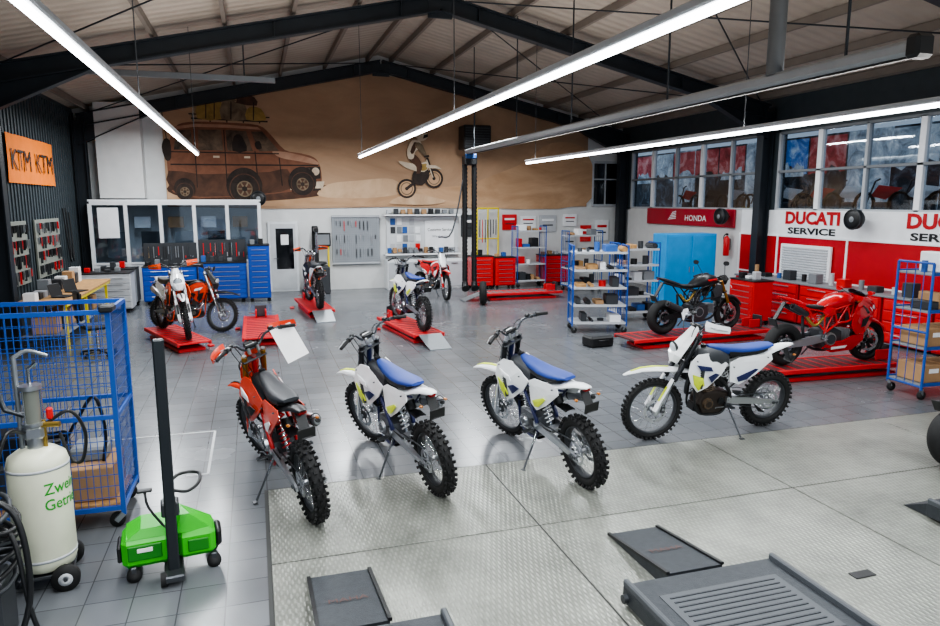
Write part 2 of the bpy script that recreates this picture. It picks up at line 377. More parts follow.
    mb.loft([ring(.35,.93,.040,.045),ring(.30,.945,.095*tk,.085),ring(.18,.925,.122*tk,.115),ring(.04,.90,.11*tk,.115),ring(-.08,.88,.09,.08)],S.get('tank',BLK))
    mb.cyl((.22,0,1.03),(.22,0,1.065),.030,BLK,14); mb.tube([(.22,0,1.065),(.26,.0,1.09),(.32,.01,1.05)],.004,BLK,5,3)
    sr=[ring(.17,1.035,.035,.02,16,2.6),ring(.08,1.015,.062,.038,16,2.8),ring(-.08,.985,.078,.048,16,3),ring(-.26,.972,.094,.042,16,3.2),ring(-.44,.978,.098,.038,16,3.2),ring(-.58,.995,.086,.028,16,3),ring(-.68,1.008,.058,.014,16,3)]
    mb.loft(sr,SEAT)
    mb.loft([[(p[0],p[1]*1.03,p[2]-.022) for p in r] for r in sr[2:6]],S.get('seatside',BLK))
    for sd in(-1,1):
        pol=[(.47,.93,.165),(.50,.81,.185),(.44,.68,.185),(.34,.58,.165),(.22,.62,.16),(.03,.74,.128),(-.06,.85,.102),(.06,.935,.115),(.22,.995,.115),(.37,.995,.135)]
        mb.panel(pol,.16,.018,.010,SH,sd)
        mb.panel([(.445,.80,.192),(.41,.68,.192),(.34,.605,.182),(.27,.66,.182),(.31,.75,.195)],.19,.008,.008,A,sd)
        mb.panel([(.40,.90,.178),(.35,.84,.194),(.18,.81,.176),(.21,.86,.174)],.17,.006,.006,S.get('accent2',A),sd)
        mb.panel([(.24,.755,.19),(.18,.68,.178),(.07,.755,.152),(.14,.785,.176)],.17,.006,.006,S.get('accent3',P),sd)
        mb.panel([(-.08,.865,.108),(-.10,.65,.122),(-.22,.61,.132),(-.42,.71,.136),(-.64,.865,.117),(-.62,.93,.107),(-.36,.925,.112),(-.2,.915,.108)],.12,.012,.008,P,sd)
        mb.panel([(-.17,.70,.142),(-.20,.645,.143),(-.30,.67,.152),(-.44,.775,.147),(-.40,.785,.147)],.14,.005,.005,S.get('sidegfx',A),sd)
        for (x,z,yy) in((.40,.94,.17),(.06,.88,.13),(-.12,.82,.125),(-.56,.90,.122)): mb.cyl((x,sd*yy,z),(x,sd*(yy+.014),z),.007,STL,8)
    mb.shell([(-.40,.925,.095,.05),(-.55,.948,.092,.05),(-.70,.98,.080,.035),(-.84,1.005,.065,.025),(-.94,1.005,.046,.015),(-.98,1.0,.026,.006)],.008,S.get('rear',P))
    mb.rb((-.93,0,.97),(.05,.06,.03),TAIL,.008)
    mb.bar((-.89,0,.96),(-.98,0,.78),.08,.006,BLK,up=(1,0,0)); 
    mb.rb((-.985,0,.82),(.010,.14,.10),BLK,.004,Matrix.Rotation(-.35,3,'Y'))
    for sd in(-1,1): 
        mb.cyl((-.91,sd*.04,.90),(-.93,sd*.10,.90),.004,BLK,6); mb.rb((-.935,sd*.112,.90),(.035,.026,.018),mat('indicator','#a8641e',.3),.006)
    mb.shell([(-.42,.70,.035,.005),(-.50,.715,.05,.01),(-.62,.70,.05,.01)],.008,BLK)
    mb.tube([(-.40,.0,.78),(-.43,.0,.70)],.05,BLK,8)
    return mb.mesh(name)

HUSK=dict(plastic=WHT,frame=NAVY,accent=YEL,accent2=WHT,accent3=NAVY,sidegfx=YEL,seat=BLU,shroud=WHT,fork=mat('fork_black','#2a2c30',.3,.5),steer=.28,spring=WHT,tank=DGR,eng=mat('engine_grey','#5c5f63',.4,.6),seatside=BLK)
REDB=dict(plastic=ORR,frame=mat('frame_red','#a81c1c',.4),accent=BLK,accent2=WHT,accent3=BLK,sidegfx=WHT,seat=DGR,shroud=ORR,fork=GLD,steer=.3,guards=ORR,rear=BLK,headlight=.9,spring=RED,tank=BLK,paper=True,eng=STL)
ADV=dict(plastic=WHT,frame=BLK,accent=YEL,accent2=NAVY,accent3=NAVY,sidegfx=NAVY,seat=BLU,shroud=WHT,fork=mat('fork_black'),steer=-.12,headlight=1.25,guards=WHT,tankk=1.15,tank=DGR,eng=mat('engine_dark','#3b3430',.4,.5),eng2=mat('engine_brown','#6a5a4a',.4,.6),pipe=STL,muffler=DGR)
KTM=dict(plastic=BLK,frame=ORG,accent=BLK,accent2=WHT,sidegfx=WHT,seat=BLK,shroud=ORR,fork=ALU,steer=.2,guards=BLK,headlight=1.1,spring=WHT,tank=BLK,rear=WHT)
KTM2=dict(KTM,plastic=WHT,shroud=ORG,steer=-.25,guards=ORG,stand=False)
HON=dict(plastic=RED,frame=ALU,accent=WHT,accent2=BLK,sidegfx=WHT,seat=RED,shroud=RED,fork=ALU,steer=-.3,spring=RED,tank=WHT,stand=True)

def put_bike(me,name,rear,front,lean=10,z=0,sc=1):
    dx,dy=front[0]-rear[0],front[1]-rear[1]
    M=T((front[0]+rear[0])/2,(front[1]+rear[1])/2,z+.006*(1 if lean else 0))@Matrix.Rotation(math.atan2(dy,dx),4,'Z')@Matrix.Rotation(-lean*D2R,4,'X')@Matrix.Scale(sc,4)
    return place(me,name,M)
husk=dirt_mesh('husk',HUSK); husk2=dirt_mesh('husk2',dict(HUSK,steer=.1,stand=False,headlight=.9))
put_bike(dirt_mesh('red',REDB),'enduro_motorcycle',(.38,5.60),(.03,7.15),8,0,1.05)
put_bike(husk,'enduro_motorcycle',(1.51,5.80),(1.18,7.36),9,0,1.05)
put_bike(husk,'enduro_motorcycle',(2.88,5.55),(2.70,7.14),9,0,1.05)
put_bike(dirt_mesh('adv',ADV),'supermoto_motorcycle',(5.68,6.58),(4.18,6.55),8,0,1.03)
put_bike(dirt_mesh('ktm',KTM),'enduro_motorcycle',(-1.95,15.75),(-.78,14.9),8)
put_bike(dirt_mesh('ktm2',KTM2),'enduro_motorcycle',(-1.80,14.55),(-1.25,13.2),0,.2)
put_bike(dirt_mesh('ktm3',dict(KTM2,steer=.1,seat=DGR,shroud=BLK,frame=ORG)),'enduro_motorcycle',(1.37,16.2),(1.25,17.65),0,.2)
put_bike(husk2,'enduro_motorcycle',(3.02,12.75),(2.82,14.2),0,.2)
put_bike(dirt_mesh('hon',HON),'motocross_motorcycle',(4.45,19.3),(4.85,17.95),8)

# ------------------------------------------------------------------ street bike
def street_mesh(name,fair,body,frame,rimm,steer=0):
    mb=MB(); fx,rx,R=.715,-.715,.305
    wheel(mb,rx,R,R,.19,False,rimm,cast=True,disc=.11,discs=(-1,),sprock=.09)
    ax=Vector((-.415,0,.91)); hp=Vector((.45,0,.88))
    G=T(*hp)@Matrix.Rotation(steer,4,ax)@T(*-hp); mb.M=G
    wheel(mb,fx,R,R,.12,False,rimm,cast=True,disc=.155,discs=(1,-1))
    def fp(s,y=0,off=0): return (fx-.415*s+.91*off,y,R+.91*s+.415*off)
    for sd in(-1,1):
        y=sd*.105
        mb.tube([fp(-.02,y),fp(.3,y)],.021,CHR,10); mb.tube([fp(.22,y),fp(.66,y)],.027,GLD,12); mb.tube([fp(-.03,y),fp(.06,y)],.031,BLK,10)
        mb.rb(fp(.0,sd*.10,-.15),(.06,.04,.09),BLK,.01)
        if fair:
            mb.tube([fp(.60,y,.0),fp(.60,sd*.2,-.02),fp(.57,sd*.34,-.10)],.011,BLK,8); mb.tube([fp(.585,sd*.25,-.04),fp(.57,sd*.35,-.105)],.017,RUB,8)
        else:
            mb.tube([fp(.72,sd*.03),fp(.76,sd*.15,.0),fp(.80,sd*.28,-.04),fp(.78,sd*.40,-.12)],.012,BLK,8,3); mb.tube([fp(.80,sd*.29,-.045),fp(.78,sd*.41,-.125)],.017,RUB,8)
            mb.tube([fp(.80,sd*.26,-.03),fp(1.0,sd*.33,-.02)],.006,BLK,6); mb.loft([ring(fp(1.02)[0]+k*.02,fp(1.02)[2],.06*(1-k*.3),.035*(1-k*.3),12,2.4,sd*.36) for k in(-.5,.5,1)],BLK)
        mb.tube([fp(.58,sd*.26,.02),fp(.56,sd*.34,-.03)],.006,ALU,6)
    mb.rb(fp(.44),(.08,.27,.03),BLK,.01,Matrix.Rotation(-24*D2R,3,'Y')); mb.rb(fp(.64),(.07,.26,.025),BLK,.01,Matrix.Rotation(-24*D2R,3,'Y'))
    rg=[]
    for i in range(9):
        a=(25+i*16)*D2R; r=R+.02
        rg.append([(fx+(r+h)*math.cos(a),y,R+(r+h)*math.sin(a)) for y,h in((-.075,-.05),(-.06,0),(0,.015),(.06,0),(.075,-.05),(.055,-.012),(0,.004),(-.055,-.012))])
    mb.loft(rg,body,True)
    if not fair:
        c=fp(.60,0,.14); mb.M=G@T(*c)
        mb.loft([[(-.09,y*.5,z*.6) for y,z in((-.1,0),(-.06,.08),(.06,.08),(.1,0),(.06,-.08),(-.06,-.08))],[(0,y,z) for y,z in((-.11,0),(-.07,.09),(.07,.09),(.11,0),(.07,-.08),(-.07,-.08))],[(.03,y*.8,z*.8) for y,z in((-.11,0),(-.07,.09),(.07,.09),(.11,0),(.07,-.08),(-.07,-.08))]],BLK,False)
        mb.revolve([(0,.045),(.06,.035),(.075,.02)],HEADL,18,closed=False,axis='x')
    mb.M=Matrix.Identity(4)
    for sd in(-1,1):
        y=.14*sd
        a=[(.43,.03*sd,.90),(.22,y,.86),(.0,y,.80),(-.16,y,.70)]; b=[(.47,.03*sd,.80),(.28,y,.64),(.06,y,.60),(-.15,y,.46)]
        mb.tube(a,.015,frame,8,3); mb.tube(b,.015,frame,8,3)
        for p,q in((a[0],b[1]),(b[1],a[1]),(a[1],b[2]),(b[2],a[2]),(a[2],b[3]),(a[3],b[3])): mb.tube([p,q],.012,frame,6)
        mb.tube([(-.1,y*.8,.76),(-.45,y*.7,.84),(-.75,y*.4,.92)],.012,frame,6)
        mb.tube([(-.15,y,.5),(-.45,y*.7,.84)],.012,frame,6)
        mb.loft([[(-.12,sd*.12+o*.03,.40+q*.05) for o,q in((-1,-1),(1,-1),(1,1),(-1,1))],[(-.4,sd*.125+o*.02,.36+q*.06) for o,q in((-1,-1),(1,-1),(1,1),(-1,1))],[(-.78,sd*.13+o*.014,.305+q*.03) for o,q in((-1,-1),(1,-1),(1,1),(-1,1))]],ALU if fair else BLK,False)
        mb.rb((-.2,sd*.22,.40),(.03,.10,.02),ALU,.006); mb.hull([(-.14,sd*.16,.5),(-.14,sd*.17,.5),(-.23,sd*.165,.39),(-.17,sd*.165,.37),(-.2,sd*.175,.40)],STL)
    mb.bar((-.03,.07,.41),(rx,.07,.39),.014,.014,STL); mb.bar((-.03,.07,.34),(rx,.07,.22),.014,.014,STL)
    mb.hull([(x,y,z) for y,k in((-.13,.85),(.13,.85),(-.1,1),(.1,1)) for x,z in((-.2*k,.32),(-.2*k,.50),(.0,.56*k),(.18*k,.48),(.2*k,.32),(.08,.22),(-.12*k,.22))],STL)
    mb.cyl((-.05,-.12,.38),(-.05,-.17,.38),.10,ALU,24,.09); mb.cyl((-.05,-.17,.38),(-.05,-.18,.38),.07,DGR,20); mb.cyl((.02,.12,.36),(.02,.16,.36),.09,STL,20,.08)
    for k in range(6): mb.rb((.18+.03*k,0,.42),(.010,.18,.17),ALU,.004); mb.rb((-.02,0,.54+.03*k),(.17,.18,.010),ALU,.004)
    mb.rb((.26,0,.42),(.16,.13,.13),STL,.02); mb.rb((-.02,0,.62),(.13,.13,.16),STL,.02)
    mb.rb((.38,0,.42),(.06,.16,.15),STL,.02); mb.rb((-.02,0,.74),(.15,.16,.05),STL,.02)
    for sd in(-1,1): mb.cyl((-.02,sd*.07,.74),(-.02,sd*.10,.74),.035,BLK,14); mb.cyl((.38,sd*.07,.42),(.38,sd*.10,.42),.035,BLK,14); mb.rb((.12,sd*.10,.70),(.12,.05,.09),BLK,.02)
    mb.rb((.44,0,.62),(.03,.26,.18),DGR,.01)
    mb.tube([(.42,.03,.40),(.50,.06,.36),(.42,.09,.22),(.1,.08,.17),(-.2,.06,.22),(-.34,.05,.40),(-.42,.0,.7)],.022,STL,10,4)
    mb.tube([(-.06,-.05,.74),(-.20,-.12,.66),(-.30,-.11,.58),(-.40,-.05,.70)],.022,GLD2,10,4)
    mb.loft([ring(.42,.89,.05,.04),ring(.34,.925,.13,.085),ring(.20,.935,.165,.11),ring(.04,.905,.155,.10),ring(-.10,.855,.10,.06),ring(-.17,.825,.07,.035)],body)
    mb.cyl((.2,0,1.035),(.2,0,1.055),.04,STL,14)
    mb.loft([ring(-.10,.84,.07,.025,14,3),ring(-.22,.835,.115,.03,14,3),ring(-.38,.85,.12,.03,14,3),ring(-.48,.885,.09,.025,14,3)],BLK)
    mb.loft([ring(-.36,.845,.10,.035),ring(-.52,.895,.095,.045),ring(-.70,.96,.065,.035),ring(-.86,1.01,.028,.014)],body)
    mb.rb((-.84,0,.98),(.03,.06,.02),TAIL,.008)
    mb.bar((-.74,0,.92),(-.90,0,.66),.07,.015,BLK,up=(1,0,0)); mb.rb((-.91,0,.64),(.012,.17,.12),BLK,.004,Matrix.Rotation(-.4,3,'Y'))
    if fair:
        for sd in(-1,1):
            mb.tube([(-.40,sd*.06,.74),(-.66,sd*.08,.87)],[.042,.046],STL,14); mb.cyl((-.66,sd*.08,.87),(-.70,sd*.08,.888),.030,BLK,12)
        for sd in(-1,1):
            mb.panel([(.66,.89,.11),(.74,.76,.10),(.62,.60,.17),(.50,.46,.19),(.34,.44,.20),(.24,.58,.215),(.28,.74,.21),(.34,.87,.19),(.48,.95,.145)],.18,.025,.01,body,sd)
            mb.panel([(.50,.44,.18),(.50,.34,.17),(.36,.20,.13),(.02,.17,.11),(-.16,.24,.12),(-.06,.34,.16),(.14,.36,.19),(.30,.43,.195)],.16,.02,.01,body,sd)
            mb.panel([(.58,.70,.185),(.50,.56,.20),(.42,.54,.205),(.44,.66,.205)],.21,.004,.006,BLK,sd)
            mb.panel([(.22,.28,.185),(.20,.24,.17),(-.02,.22,.15),(-.02,.26,.16)],.21,.004,.006,WHT,sd)
            mb.panel([(.0,.84,.15),(.02,.74,.155),(-.12,.70,.15),(-.20,.78,.13),(-.12,.84,.13)],.15,.01,.01,body,sd)
            mb.tube([(.50,sd*.14,.98),(.46,sd*.26,1.04)],.006,BLK,6); mb.loft([ring(.43+k*.03,1.05,.05*(1-k*.2),.03*(1-k*.2),12,2.4,sd*.30) for k in(0,1,2)],body)
            mb.panel([(.77,.80,.065),(.70,.87,.10),(.67,.80,.12),(.74,.76,.09)],.1,.012,.01,HEADL,sd)
        mb.loft([ring(.46,.93,.15,.06),ring(.60,.90,.145,.075),ring(.72,.84,.10,.07),ring(.81,.78,.045,.035)],body)
        mb.loft([ring(.40,1.05,.08,.03,14,2.2),ring(.50,1.01,.105,.04,14,2.2),ring(.64,.92,.09,.035,14,2.2),ring(.68,.90,.06,.02,14,2.2)],SMOKE)
    else:
        mb.tube([(-.30,-.14,.40),(-.40,-.19,.42),(-.78,-.22,.58)],[.04,.052,.052],DGR,14,2); 
        mb.cyl((-.78,-.22,.58),(-.80,-.22,.59),.035,BLK,12)
        for sd in(-1,1): mb.panel([(.44,.84,.16),(.42,.66,.18),(.28,.62,.18),(.22,.74,.17),(.30,.86,.16)],.17,.015,.01,DGR,sd)
        for sd in(-1,1): mb.panel([(.30,.97,.155),(.10,.95,.165),(.12,.92,.172),(.32,.94,.16)],.16,.004,.004,RED,sd)
    mb.tube([(-.1,.12,.30),(-.14,.30,.06)],.011,STL,6)
    return mb.mesh(name)

REDP=mat('racing_red','#c8101a',.2,coat=.6)
superb=street_mesh('superb',True,REDP,RED,mat('wheel_black','#1c1c1e',.35,.3))
naked=street_mesh('naked',False,mat('matt_black','#1e1f22',.35),BLK,mat('wheel_black'),.1)
put_bike(superb,'sport_motorcycle',(7.62,8.38),(9.02,8.30),0,.2,1.05)
put_bike(naked,'naked_motorcycle',(7.24,11.1),(8.70,11.2),0,.2,1.06)
put_bike(naked,'naked_motorcycle',(6.62,4.86),(8.05,4.70),6)

# ------------------------------------------------------------------ lift tables
CHK=mat('checker_dark','#5a3436',.5,.2,noise=.15,nscale=30,bump=.4,bscale=120)
def lift_mesh(name,L=2.3,W=.62,h=.2,ramp=True,top=LRED,clamp=True):
    mb=MB()
    mb.rb((0,0,.03),(L*.85,W*.8,.06),LRED,.01)
    for sd in(-1,1):
        mb.bar((-L*.35,sd*W*.33,.05),(L*.3,sd*W*.33,h-.05),.03,.05,STL); mb.bar((L*.35,sd*W*.30,.05),(-L*.3,sd*W*.30,h-.05),.03,.05,STL)
        mb.rb((0,sd*(W/2-.02),h-.03),(L,.04,.07),LRED,.008)
    mb.rb((0,0,h-.02),(L,W-.04,.03),top,.004)
    for k in range(int(L/.2)): mb.box((-L/2+.1+k*.2,0,h-.003),(.03,W*.8,.006),LRED if top!=LRED else STL)
    if clamp:
        for sd in(-1,1): mb.rb((L/2-.28,sd*.10,h+.09),(.26,.03,.16),LRED,.008)
        mb.rb((L/2-.12,0,h+.12),(.04,.24,.24),STL,.008); mb.cyl((L/2-.28,.12,h+.1),(L/2-.28,.24,h+.1),.012,CHR,8)
    if ramp:
        mb.hull([(-L/2,-W*.36,h),(-L/2,W*.36,h),(-L/2,-W*.36,h-.02),(-L/2,W*.36,h-.02),(-L/2-.55,-W*.34,.015),(-L/2-.55,W*.34,.015),(-L/2-.55,-W*.34,0),(-L/2-.55,W*.34,0)],ZINC)
    mb.rb((L*.3,W/2+.12,.02),(.12,.1,.04),LRED,.01)
    return mb.mesh(name)
lm=lift_mesh('liftm')
def put_lift(x,y,a,me=lm): return place(me,'motorcycle_lift_table',T(x,y,0)@Matrix.Rotation(a,4,'Z'))
put_lift(.05,14.3,pi/2,lift_mesh('liftm2',2.6,.72,.2,False))
put_lift(1.30,17.1,pi/2+.08)
put_lift(2.90,13.55,pi/2+.14)
put_lift(-1.50,13.85,-1.18,lift_mesh('liftm3',2.1,.60,.2,False,clamp=False))
put_lift(7.0,17.8,.0,lift_mesh('liftm4',2.3,.62,.2,True,top=ZINC))
put_lift(8.0,11.15,.06,lift_mesh('liftm5',3.2,.7,.2,False,top=CHK))
put_lift(8.35,8.34,-.05,lift_mesh('liftm6',2.5,.7,.2,False,top=CHK))

# ------------------------------------------------------------------ room shell
XL,XR,YB,YF=-4.5,12.0,21.3,-7.0
XC=3.75
def floor_mat():
    m=bpy.data.materials.new('floor_tiles'); m.use_nodes=True; nt=m.node_tree; b=nt.nodes['Principled BSDF']
    tc=nt.nodes.new('ShaderNodeTexCoord'); br=nt.nodes.new('ShaderNodeTexBrick')
    br.offset=0; br.inputs['Scale'].default_value=1; br.inputs['Brick Width'].default_value=.3; br.inputs['Row Height'].default_value=.3
    br.inputs['Mortar Size'].default_value=.0045; br.inputs['Color1'].default_value=lin('#626569'); br.inputs['Color2'].default_value=lin('#6b6e72'); br.inputs['Mortar'].default_value=lin('#47494c')
    nt.links.new(tc.outputs['Object'],br.inputs['Vector'])
    n=nt.nodes.new('ShaderNodeTexNoise'); n.inputs['Scale'].default_value=.9; n.inputs['Detail'].default_value=8; nt.links.new(tc.outputs['Object'],n.inputs['Vector'])
    mr=nt.nodes.new('ShaderNodeMapRange'); mr.inputs['To Min'].default_value=.75; mr.inputs['To Max'].default_value=1.25; nt.links.new(n.outputs['Fac'],mr.inputs['Value'])
    v=nt.nodes.new('ShaderNodeVectorMath'); v.operation='SCALE'; nt.links.new(br.outputs['Color'],v.inputs[0]); nt.links.new(mr.outputs[0],v.inputs['Scale'])
    nt.links.new(v.outputs[0],b.inputs['Base Color'])
    mr2=nt.nodes.new('ShaderNodeMapRange'); mr2.inputs['To Min'].default_value=.12; mr2.inputs['To Max'].default_value=.36; nt.links.new(n.outputs['Fac'],mr2.inputs['Value']); nt.links.new(mr2.outputs[0],b.inputs['Roughness'])
    return m
def plate_mat():
    m=bpy.data.materials.new('tread_plate'); m.use_nodes=True; nt=m.node_tree; b=nt.nodes['Principled BSDF']
    tc=nt.nodes.new('ShaderNodeTexCoord')
    n=nt.nodes.new('ShaderNodeTexNoise'); n.inputs['Scale'].default_value=1.3; n.inputs['Detail'].default_value=10; n.inputs['Roughness'].default_value=.75; nt.links.new(tc.outputs['Object'],n.inputs['Vector'])
    cr=nt.nodes.new('ShaderNodeValToRGB'); cr.color_ramp.elements[0].position=.3; cr.color_ramp.elements[0].color=lin('#777a73'); cr.color_ramp.elements[1].position=.72; cr.color_ramp.elements[1].color=lin('#b3b5ac')
    nt.links.new(n.outputs['Fac'],cr.inputs['Fac'])
    hs=[]
    for rot in(pi/4,-pi/4):
        mp=nt.nodes.new('ShaderNodeMapping'); mp.inputs['Rotation'].default_value=(0,0,rot); mp.inputs['Scale'].default_value=(34,12,1)
        nt.links.new(tc.outputs['Object'],mp.inputs['Vector'])
        vo=nt.nodes.new('ShaderNodeTexVoronoi'); vo.inputs['Scale'].default_value=1; vo.inputs['Randomness'].default_value=0; nt.links.new(mp.outputs[0],vo.inputs['Vector'])
        mr=nt.nodes.new('ShaderNodeMapRange'); mr.inputs['From Min'].default_value=.15; mr.inputs['From Max'].default_value=.4; mr.inputs['To Min'].default_value=1; mr.inputs['To Max'].default_value=0
        nt.links.new(vo.outputs['Distance'],mr.inputs['Value']); hs.append(mr)
    mx=nt.nodes.new('ShaderNodeMath'); mx.operation='MAXIMUM'; nt.links.new(hs[0].outputs[0],mx.inputs[0]); nt.links.new(hs[1].outputs[0],mx.inputs[1])
    bp=nt.nodes.new('ShaderNodeBump'); bp.inputs['Strength'].default_value=.7; bp.inputs['Distance'].default_value=.004; nt.links.new(mx.outputs[0],bp.inputs['Height'])
    nt.links.new(bp.outputs[0],b.inputs['Normal'])
    mc=nt.nodes.new('ShaderNodeMix'); mc.data_type='RGBA'; mc.blend_type='MULTIPLY'; mc.inputs[0].default_value=.25
    nt.links.new(cr.outputs[0],mc.inputs[6]); nt.links.new(mx.outputs[0],mc.inputs[7]); nt.links.new(mc.outputs[2],b.inputs['Base Color'])
    b.inputs['Metallic'].default_value=.3; b.inputs['Roughness'].default_value=.30
    return m
mb=MB(); mb.box(((XL+XR)/2,(YB+YF)/2,-.1),(XR-XL+.6,YB-YF+.6,.2),floor_mat()); mb.obj('floor')
PL=plate_mat(); mb=MB()
xs=[.0,2.14,4.7,7.2,9.7,11.9]; ys=[6.35,4.95,2.6,.2,-2.2]
mb.box((5.95,2.07,.0015),(11.95,8.6,.003),mat('plate_gap','#3b3c3b',.8))
for i in range(len(xs)-1):
    for j in range(len(ys)-1):
        mb.rb(((xs[i]+xs[i+1])/2,(ys[j]+ys[j+1])/2,.006),(xs[i+1]-xs[i]-.016,ys[j]-ys[j+1]-.016,.008),PL,.002)
mb.obj('steel_floor_plates')
mb=MB()
W_=mat('floor_paint','#c9cbcc',.6)
for a,b in(((-2.0,8.3),(-.55,8.3)),((-.55,8.3),(-.55,6.95)),((-2.0,8.3),(-2.0,6.95)),((-.75,6.95),(-.55,6.95))):
    mb.bar((a[0],a[1],.002),(b[0],b[1],.002),.025,.003,W_)
mb.obj('floor_marking')
mb=MB(); mb.rb((4.05,3.55,.012),(.18,.08,.012),BLK,.003); mb.obj('floor_drain')

WALLW=mat('wall_white','#d4d5d4',.7,noise=.04); WALLD=mat('wall_dark_cladding','#3c454a',.55,noise=.1)
def roof_mat():
    m=mat('roof_panels','#a89d91',.7,noise=.12,nscale=.8); nt=m.node_tree; b=nt.nodes['Principled BSDF']
    tc=nt.nodes.new('ShaderNodeTexCoord'); w=nt.nodes.new('ShaderNodeTexWave'); w.bands_direction='Y'; w.inputs['Scale'].default_value=1.1
    nt.links.new(tc.outputs['Object'],w.inputs['Vector']); bp=nt.nodes.new('ShaderNodeBump'); bp.inputs['Distance'].default_value=.04; bp.inputs['Strength'].default_value=.6
    nt.links.new(w.outputs['Fac'],bp.inputs['Height']); nt.links.new(bp.outputs[0],b.inputs['Normal']); return m
RM=roof_mat()
ZE,ZA=5.05,6.95
mb=MB()
for xa,xb,za,zb in((XL-.2,XC,ZE,ZA),(XC,XR+.2,ZA,ZE)):
    mb.add([(xa,YF,za),(xb,YF,zb),(xb,YB+.2,zb),(xa,YB+.2,za),(xa,YF,za+.15),(xb,YF,zb+.15),(xb,YB+.2,zb+.15),(xa,YB+.2,za+.15)],[(0,1,2,3),(7,6,5,4),(0,4,5,1),(1,5,6,2),(2,6,7,3),(3,7,4,0)],RM)
mb.obj('ceiling')
def zr(x): return ZE+(ZA-ZE)*(1-abs(x-XC)/(XC-XL+.2))
PUR=mat('purlin_paint','#7a7169',.6)
mb=MB()
for sd in(-1,1):
    for k in range(7):
        x=XC+sd*(.35+k*1.25); mb.box((x,(YB+YF)/2,zr(x)-.08),(.07,YB-YF-.1,.14),PUR)
mb.obj('roof_purlins')
def portal(name,y):
    mb=MB(); d=.30
    for sd,xw in((-1,XL+.22),(1,XR-.22)):
        ze=zr(xw)-.38; za=zr(XC)-.38
        p0=Vector((xw,y,ze)); p1=Vector((XC,y,za)); n=Vector((-(p1-p0).z,0,(p1-p0).x)).normalized()
        if n.z<0: n=-n
        mb.bar(p0,p1,.02,d,STEELB,up=n)
        for s_ in(-1,1): mb.bar(p0+n*s_*d/2,p1+n*s_*d/2,.2,.03,STEELB,up=n)
        q=p0.lerp(p1,.22)
        mb.hull([p0+Vector((0,k,-.62)) for k in(-.03,.03)]+[p0+Vector((0,k,0)) for k in(-.03,.03)]+[q-n*d/2+Vector((0,k,0)) for k in(-.03,.03)],STEELB)
        mb.bar(p0+Vector((0,0,-.62)),q-n*d/2,.2,.025,STEELB,up=n)
        mb.box((xw,y,ze/2),(.26,.02,ze),STEELB); 
        for s_ in(-1,1): mb.box((xw+s_*.14,y,(ze+.1)/2),(.025,.22,ze+.1),STEELB)
        for t in(.3,.6,.9):
            c=p0.lerp(p1,t); mb.box(c,(.02,.19,d),STEELB)
    mb.rb((XC,y,zr(XC)-.5),(.5,.04,.35),STEELB,.01)
    mb.obj(name)
for y in(20.85,14.1,7.4,.7): portal('steel_portal_frame',y)
mb=MB()
for y0,y1 in((7.5,14.0),(14.2,20.75)):
    for xa,xb in((XL+.5,XC-.4),(XC+.4,XR-.5)):
        mb.tube([(xa,y0,zr(xa)-.25),(xb,y1,zr(xb)-.25)],.014,STEELB,6); mb.tube([(xb,y0,zr(xb)-.25),(xa,y1,zr(xa)-.25)],.014,STEELB,6)
mb.obj('roof_bracing_rods')

def gable(name,y,t,m):
    mb=MB()
    P=[(XL-.2,0),(XR+.2,0),(XR+.2,ZE),(XC,ZA),(XL-.2,ZE)]
    vs=[(x,y,z) for x,z in P]+[(x,y+t,z) for x,z in P]
    mb.add(vs,[(0,1,2,3,4),(9,8,7,6,5)]+[(i,i+5,(i+1)%5+5,(i+1)%5) for i in range(5)],m); mb.obj(name)
gable('wall_back',YB,.2,WALLW)
mb=MB(); mb.box((XL-.1,(YB+YF)/2,2.55),(.2,YB-YF,5.1),WALLD)
y=YF+.1
while y<YB: mb.box((XL+.012,y,2.9),(.024,.07,4.2),WALLD); y+=.2
mb.obj('wall_left')
mb=MB(); mb.box((XR+.1,(YB+YF)/2,1.22),(.2,YB-YF,2.44),WALLW); mb.box((XR+.1,(YB+YF)/2,4.68),(.2,YB-YF,.8),WALLD)
bays=[(14.35,20.6),(7.65,13.85),(.95,7.15),(-6,.45)]
edges=[YB]+[e for b in bays for e in(b[1],b[0])]+[YF]
for i in range(0,len(edges),2): mb.box((XR+.1,(edges[i]+edges[i+1])/2,3.36),(.2,edges[i]-edges[i+1],1.9),WALLD)
mb.obj('wall_right')
gm=bpy.data.materials.new('window_glass'); gm.use_nodes=True; nt=gm.node_tree; nt.nodes.clear()
o=nt.nodes.new('ShaderNodeOutputMaterial'); mx=nt.nodes.new('ShaderNodeMixShader'); tr=nt.nodes.new('ShaderNodeBsdfTransparent'); gl=nt.nodes.new('ShaderNodeBsdfGlossy')
tr.inputs[0].default_value=(.75,.8,.85,1); gl.inputs['Roughness'].default_value=.03; mx.inputs[0].default_value=.10
nt.links.new(tr.outputs[0],mx.inputs[1]); nt.links.new(gl.outputs[0],mx.inputs[2]); nt.links.new(mx.outputs[0],o.inputs[0])
wi=1; FRM=mat('window_frame','#b4b8bc',.5)
for a,b in bays:
    mb=MB(); n=5; w=(b-a)/n
    for z in(2.47,3.36,4.25): mb.rb((XR+.05,(a+b)/2,z),(.12,b-a,.06),FRM if z<2.6 else MGR,.006)
    for k in range(n+1): mb.rb((XR+.05,a+k*w,3.36),(.12,.07 if k%2 else .13,1.8),WHT if k%2==0 else FRM,.006)
    mb.box((XR+.06,(a+b)/2,3.36),(.01,b-a,1.75),gm)
    mb.obj('window_%d'%wi); wi+=1
mb=MB(); mb.rb((11.36,YB-.03,3.25),(.95,.05,1.5),FRM,.008); mb.box((11.14,YB-.06,3.25),(.38,.02,1.34),SMOKE); mb.box((11.59,YB-.06,3.25),(.38,.02,1.34),SMOKE); mb.rb((11.36,YB-.065,3.4),(.85,.03,.04),FRM,.004); mb.obj('window_5')
